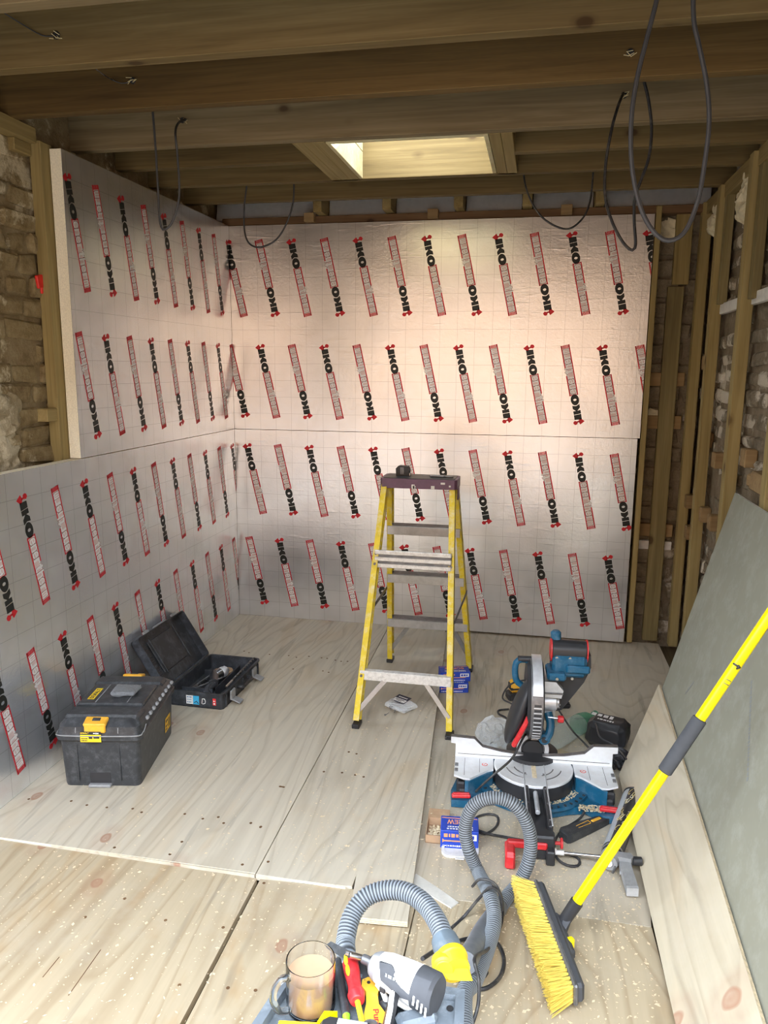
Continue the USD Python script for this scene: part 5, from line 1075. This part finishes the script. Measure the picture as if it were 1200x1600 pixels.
def ontray(u, v, z=TZ): return at(u, v, z=z)
t = thing('screwdriver', 'red and yellow insulated screwdriver lying beside the glass mug', 'screwdriver', (1.57, -3.36, TZ - .01))
a, b_, c_ = ontray(546, 1497, TZ + .024), ontray(558, 1562, TZ + .02), ontray(572, 1625, TZ + .012); d = (b_ - a) / np.linalg.norm(b_ - a); L_ = np.linalg.norm(b_ - a)
obj('handle', LA([(0, 0), (.010, .001), (.0145, .012), (.0145, L_ * .35), (.0125, L_ * .55), (.0115, L_ * .7), (.0145, L_ * .9), (.013, L_), (0, L_)], 20, along(a, b_)), 'red_plastic', t, w=True)
pu = -_f - d * (-_f @ d); pu /= np.linalg.norm(pu)
for k in (.16, .40): obj('yellow_inlay', XF(ELL(.0045, .0025, .013, sub=2), frame(a + d * L_ * k + pu * .0135, np.cross(pu, d), pu)), 'lemon_plastic', t, w=True)
obj('insulated_shaft', CY(b_, c_, .0048, n=14), 'lemon_plastic', t, w=True)
obj('collar', CY(b_ - d * .012, b_ + d * .004, .0155, .013, n=20, b=.002), 'red_plastic', t, w=True)

t = thing('impact_driver', 'white and black cordless impact driver lying on the vacuum tray', 'impact driver', (1.64, -3.37, TZ - .01))
a, b_ = ontray(588, 1508, TZ + .040), ontray(684, 1556, TZ + .040); d = (b_ - a) / np.linalg.norm(b_ - a); L_ = np.linalg.norm(b_ - a)
T = along(a, b_)
md = obj('motor_case', LA([(0, 0), (.018, 0), (.026, .010), (.030, .025), (.033, L_ * .5), (.034, L_ * .7), (0, L_ * .7)], 32, T), 'white_plastic', t, w=True)
obj('rear_cap', LA([(0, L_ * .7), (.0345, L_ * .7), (.0345, L_ * .95), (.030, L_), (0, L_)], 32, T), 'rubber_grey', t, w=True)
obj('nose_ring', LA([(0, -.006), (.019, -.006), (.024, .002), (.0265, .012), (0, .012)], 32, T), 'gun_grey', t, w=True)
obj('chuck', [CY(a - d * .030, a - d * .004, .0085, n=16, b=.002), CY(a - d * .012, a - d * .004, .012, n=16)], 'dark_steel', t, w=True)
bt0 = ontray(545, 1491, TZ + .055)
obj('bit_holder', [CY(bt0, a - d * .028, .0058, n=12, b=.001), CY(bt0 - (a - bt0) / np.linalg.norm(a - bt0) * .006, bt0, .004, n=8)], 'steel', t, w=True)
pu = -_f - d * (-_f @ d); pu /= np.linalg.norm(pu); ps = np.cross(d, pu); ps *= np.sign(ps @ UP)     # ps points up the picture
def ond(s_, w_, h): return a + d * s_ + ps * w_ + pu * h
obj('dark_panel', [HULL([ond(s_, w_, h) for s_, w_ in ((.018, .024), (.03, .002), (L_ * .55, -.012), (L_ * .72, -.008), (L_ * .72, .000), (L_ * .4, .008), (.04, .027)) for h in (.020, math.sqrt(max(.0345 ** 2 - w_ ** 2, 1e-6)))])], 'rubber_grey', t, w=True, smooth=20)
obj('name_print', moved([lines(.04, .007, 0, 0, (.3, .32, .33), 0)], frame(ond(L_ * .46, .013, .0322), d, ps)), 'paper_print', t, w=True)
for k in range(4): obj('vent_slot', XF(B(.004, .016, .002, (0, 0, 0), .0008), frame(ond(L_ * .78 + .008 * k, -.004 - .003 * k, .0348), d, ps)), 'white_plastic', t, w=True)
obj('mode_switch', XF(B(.011, .009, .004, (0, 0, 0), .001), frame(ond(.032, -.018, .0265), d, ps)), 'clean_black', t, w=True)
g0, g1 = ond(L_ * .36, -.024, .004), ontray(598, 1640, TZ + .030)
gd_ = (g1 - g0) / np.linalg.norm(g1 - g0); gs = np.cross(gd_, pu); gs /= np.linalg.norm(gs)
obj('handle', HULL([g0 + gd_ * k + s_ * w_ * gs + h * pu for k, w_ in ((-.012, .024), (.02, .018), (.06, .016), (.12, .018)) for s_ in (-1, 1) for h in (-.014, .014)] + [g0 + gd_ * k + h * pu for k in (0.0, .12) for h in (-.02, .02)]), 'clean_black', t, w=True, smooth=30)
obj('white_spine', TB([ond(L_ * .80, -.030, .012), ond(L_ * .55, -.030, .022), g0 + gs * (.018 if gs @ RIGHT > 0 else -.018) + pu * .012 + gd_ * .02, g0 + gd_ * .06 + gs * (.018 if gs @ RIGHT > 0 else -.018) + pu * .01, g0 + gd_ * .12 + gs * (.02 if gs @ RIGHT > 0 else -.02) + pu * .01], .0048, 8), 'white_plastic', t, w=True)
obj('white_neck', TB([ond(.012, -.022, .012), ond(.03, -.030, .015), g0 - gs * (.02 if gs @ RIGHT > 0 else -.02) + pu * .01 + gd_ * .012], .005, 8), 'white_plastic', t, w=True)
obj('trigger', XF(ELL(.011, .010, .020, sub=2), frame(g0 - gs * (.022 if gs @ RIGHT > 0 else -.022) + gd_ * .02, gs, pu)), 'clean_black', t, w=True)
obj('battery', B(.085, .07, .04, g1 + A(0.01, -.01, .0), .008, rz=-.4), 'clean_black', t, w=True)
obj('counter_guard', HULL([ond(s_, w_, h) for s_, w_ in ((L_ * .5, -.03), (L_ * .9, -.032), (L_ * .82, -.052), (L_ * .58, -.050)) for h in (-.01, .012)]), 'rubber_grey', t, w=True, smooth=30)

t = thing('scraper_tool', 'yellow flat painter\'s tool with a red name beside the white driver', 'painter\'s tool', (1.60, -3.42, TZ - .01))
pl = Polygon([ontray(u, v, TZ + .012)[:2] for u, v in ((566, 1532), (575, 1528), (587, 1530), (594, 1540), (590, 1555), (592, 1570), (603, 1585), (604, 1610), (572, 1612), (568, 1590), (572, 1570), (572, 1550), (565, 1542))]).buffer(.002).buffer(-.002)
obj('blade_body', EX(pl, .010, TRN([0, 0, TZ + .004])), 'yellow_plastic', t, w=True, smooth=20)
c = ontray(576, 1535, TZ + .0142); obj('hanging_hole', CY(c, c + A(0, 0, .0006), .0032, n=14), 'clean_black', t, w=True)
a, b_ = ontray(586, 1577, TZ + .0145), ontray(590, 1612, TZ + .0145)
obj('red_name', [(XF(TX('Purdy', .012, .0004, True, width=np.linalg.norm(b_ - a)), frame((a + b_) / 2, b_ - a, np.cross([0, 0, 1.0], b_ - a))), R_)], 'paper_print', t, w=True)
c = ontray(476, 1606, TZ + .012); t = thing('yellow_packet', 'flat yellow packet with a small printed picture in front of the mug', 'packet', (c[0], c[1] - .012, TZ - .0095), math.radians(8))
obj('packet', B(.088, .055, .02, (0, 0, .01), .002), 'lemon_plastic', t)
obj('label_print', moved([(B(.020, .03, .0005, (.006, 0.002, .0003)), (.75, .82, .85)), (EX([(.0, .0), (.014, .016), (.016, -.008)], .0004, TRN([0, 0, .0006])), (.1, .4, .6)), (B(.009, .02, .0005, (.037, 0.012, .0003)), R_), lines(.03, .007, -.024, .014, K_, .0004), lines(.02, .007, -.026, .0, K_, .0004)], TRN([0, 0, .0202])), 'paper_print', t)
a, b_ = ontray(527, 1500, TZ + .010), ontray(541, 1588, TZ + .008); t = thing('marker_pen', 'black marker pen with a lime green tip beside the mug', 'marker pen', (a[0], a[1], TZ - .01))
d = (b_ - a) / np.linalg.norm(b_ - a)
obj('barrel', CY(a, b_, .0075, n=18, b=.002), 'black_plastic', t, w=True); obj('green_tip', CY(b_ - d * .004, b_ + d * .016, .0070, .004, n=18, b=.001), 'lime', t, w=True)
a, b_ = ontray(516, 1598, TZ + .012), ontray(565, 1606, TZ + .012); t = thing('utility_knife', 'black, yellow and silver folding utility knife at the near edge of the tray', 'utility knife', (a[0], a[1] - .01, TZ - .01))
d = (b_ - a) / np.linalg.norm(b_ - a); nn = np.cross([0, 0, 1.0], d)
KT = frame((a + b_) / 2 + A(0, -.008, 0), d, nn)
obj('knife_body', XF(B(.085, .034, .016, (.0, 0, 0), .005), KT), 'clean_black', t, w=True); obj('yellow_corner', XF(EX([(-.046, -.004), (-.040, .020), (-.018, .024), (-.024, .016)], .018, TRN([0, 0, -.009])), KT), 'bright_yellow', t, w=True, smooth=False)
obj('silver_side', XF(B(.05, .024, .004, (.012, -.002, .009), .001), KT), 'cast_silver', t, w=True)
a = ontray(592, 1590, TZ + .028)
t = thing('socket_bit', 'small round steel socket among the tools beside the painter\'s tool', 'socket', (a[0] - .012, a[1] - .01, TZ - .01)); obj('socket', LA([(.004, 0), (.012, 0), (.013, .03), (.0085, .0305), (.0085, .018), (.004, .018)], 24), 'dark_steel', t); obj('square_drive', B(.008, .008, .004, (0, 0, .017)), 'clean_black', t)
a, b_ = ontray(517, 1478, TZ + .0), ontray(556, 1500, TZ + .02); t = thing('pry_tool', 'black plastic tool handle poking out behind the mug', 'tool handle', (a[0], a[1] - .02, TZ - .01))
obj('grip', HULL([p + q for p, r_ in ((a, .010), (b_, .013)) for q in (A(0, -r_, 0), A(0, r_, 0), A(0, 0, -r_ * .6), A(0, 0, r_), A(r_, 0, 0), A(-r_, 0, 0))]), 'black_plastic', t, w=True, smooth=40)
obj('tang', TB([b_, (b_ + ontray(560, 1545, TZ + .012)) / 2, ontray(560, 1545, TZ + .010)], .006, 8), 'black_plastic', t, w=True)
a = ontray(576, 1493, TZ - .005)
t = thing('dark_rag', 'dark grey folded cloth at the back of the tray behind the driver', 'cloth', (1.585, -3.335, TZ - .01))
obj('cloth', rough(B(.10, .05, .022, (.0, .0, .012), .006, rz=.2).subdivide().subdivide().subdivide(), .012, 26, 7), 'rubber_grey', t, smooth=True)

# ------------------------------------------------------------------ cables hanging from the roof
def hang(name, label, pix, y, r, mat, ends=None):
    pts = [at(u, v, y=y + (k[0] if k else 0)) for u, v, *k in pix]
    if y > -1: pts = [A(pts[0][0], y - .03, 2.664)] + pts + [A(pts[-1][0], y - .03, 2.664)]
    return cable(name, label, pts, r, mat)
hang('hanging_cable', 'grey cable loop hanging in front of the left wall board', [(237, 150), (239, 178), (243, 230), (247, 300), (250, 345), (256, 359), (270, 345), (280, 305), (277, 240), (274, 208), (279, 192, .12), (290, 187, .19)], -1.6, .0045, 'cable_grey')
hang('hanging_cable', 'thin cable loop hanging at the left end of the rear wall', [(386, 280), (382, 320), (382, 360), (390, 381), (408, 386), (432, 374), (449, 346), (458, 315), (459, 280)], -.5, .0045, 'cable_grey')
hang('hanging_cable', 'thin dark cable sagging at the right end of the rear wall, beside the big loops', [(818, 270), (828, 310), (850, 342), (884, 358), (908, 344), (921, 318), (926, 280)], -.5, .0045, 'cable_black')
hang('hanging_cable', 'thick grey cable loop hanging nearest the camera, widest of the loops', [(1032, -40), (1026, 0), (1012, 55), (996, 120), (987, 180), (986, 240), (992, 290), (1005, 335), (1025, 366), (1046, 376), (1070, 362), (1090, 315), (1101, 255), (1108, 190), (1104, 130), (1092, 70), (1084, 30), (1083, -40)], -2.43, .0057, 'cable_grey')
hang('hanging_cable', 'dark cable dropping to a sharp bend beside the thick grey loop', [(974, 146, .17), (966, 165, .05), (955, 205), (946, 260), (946, 310), (957, 348), (973, 378), (987, 391), (993, 382), (991, 345), (992, 310), (1002, 280), (1014, 245), (1018, 200), (1013, 155), (1005, 120), (1003, 90)], -1.58, .0052, 'cable_black')
for nm, (u, v, y) in enumerate(((88, 55, -2.259), (207, 126, -1.864), (985, 82, -1.864), (975, 149, -1.409), (285, 188, -1.409))):
    c = at(u, v, y=y); rs = np.random.default_rng(nm)
    h_ = obj('drill_hole', CY(c + A(0, .004, 0), c + A(0, -.0012, 0), .011, n=16), 'cable_black', ce, w=True)
    obj('splinter', [XF(B(.020, .0012, .0022), ROT(rs.uniform(-.9, .9), [0, 1, 0]), ROT(rs.uniform(-.6, .2), [0, 0, 1]), TRN(c + A(rs.uniform(-.016, .016), -.004, rs.uniform(-.01, .01)))) for _ in range(5)], 'pale_liner_timber', ce, w=True, smooth=False)
cable('thin_wire', 'thin wire running across the nearest joist at the top left', [at(-10, 10, y=-2.3), at(30, 35, y=-2.27), at(65, 55, y=-2.263), at(86, 56, y=-2.258)], .0018, 'cable_grey', 'wire')
cable('thin_wire', 'thin pale wire poking from a hole in the second joist', [at(150, 108, y=-2.2), at(170, 122, y=-1.9), at(190, 130, y=-1.87), at(206, 127, y=-1.863)], .0018, 'cable_grey', 'wire')

# ------------------------------------------------------------------ sawdust and shavings on the floor
rs = np.random.default_rng(99); V, F, nb = [], [], 0
def flakes(n, fx, fy, zfun, s0, s1):
    global nb
    for _ in range(n):
        x, y = fx(), fy(); z = zfun(x, y)
        if z is None: continue
        s = rs.uniform(s0, s1) * rs.choice([1, 1, 1, 1.9]); a = rs.uniform(0, PI); w_ = s * rs.uniform(.25, .8)
        dx, dy = A(math.cos(a), math.sin(a), rs.uniform(-.1, .1)) * s, A(-math.sin(a), math.cos(a), rs.uniform(-.1, .1)) * w_
        c = A(x, y, z + .0012)
        V.extend([c + dx, c + dy, c - dx, c - dy, c + A(0, 0, -.0012)]); F.extend([(nb, nb + 1, nb + 2), (nb, nb + 2, nb + 3), (nb, nb + 4, nb + 1), (nb + 1, nb + 4, nb + 2), (nb + 2, nb + 4, nb + 3), (nb + 3, nb + 4, nb)]); nb += 5
flakes(2600, lambda: rs.uniform(1.56, 2.22), lambda: rs.uniform(-3.0, -1.2), lambda x, y: ZR, .0012, .0042)
flakes(1500, lambda: rs.normal(1.85, .22), lambda: rs.normal(-2.2, .25), lambda x, y: ZR if x > 1.56 and x < 2.2 else None, .001, .0036)
flakes(900, lambda: rs.uniform(1.06, 1.54), lambda: rs.uniform(-2.4, -1.1), lambda x, y: (.018 if x > 1.36 else .0), .001, .004)
flakes(1100, lambda: rs.uniform(.25, 1.68), lambda: rs.uniform(-3.1, -2.47), lambda x, y: (-.006 if x < 1.545 else ZR), .001, .0042)
flakes(350, lambda: rs.uniform(.2, 1.05), lambda: rs.uniform(-2.44, -.9), lambda x, y: 0.0, .001, .004)
t = obj('sawdust_flakes', trimesh.Trimesh(np.array(V), F, process=False), 'sawdust', '/World', smooth=False, label='scattered sawdust and wood shavings over the plywood floor', category='sawdust', kind='stuff')
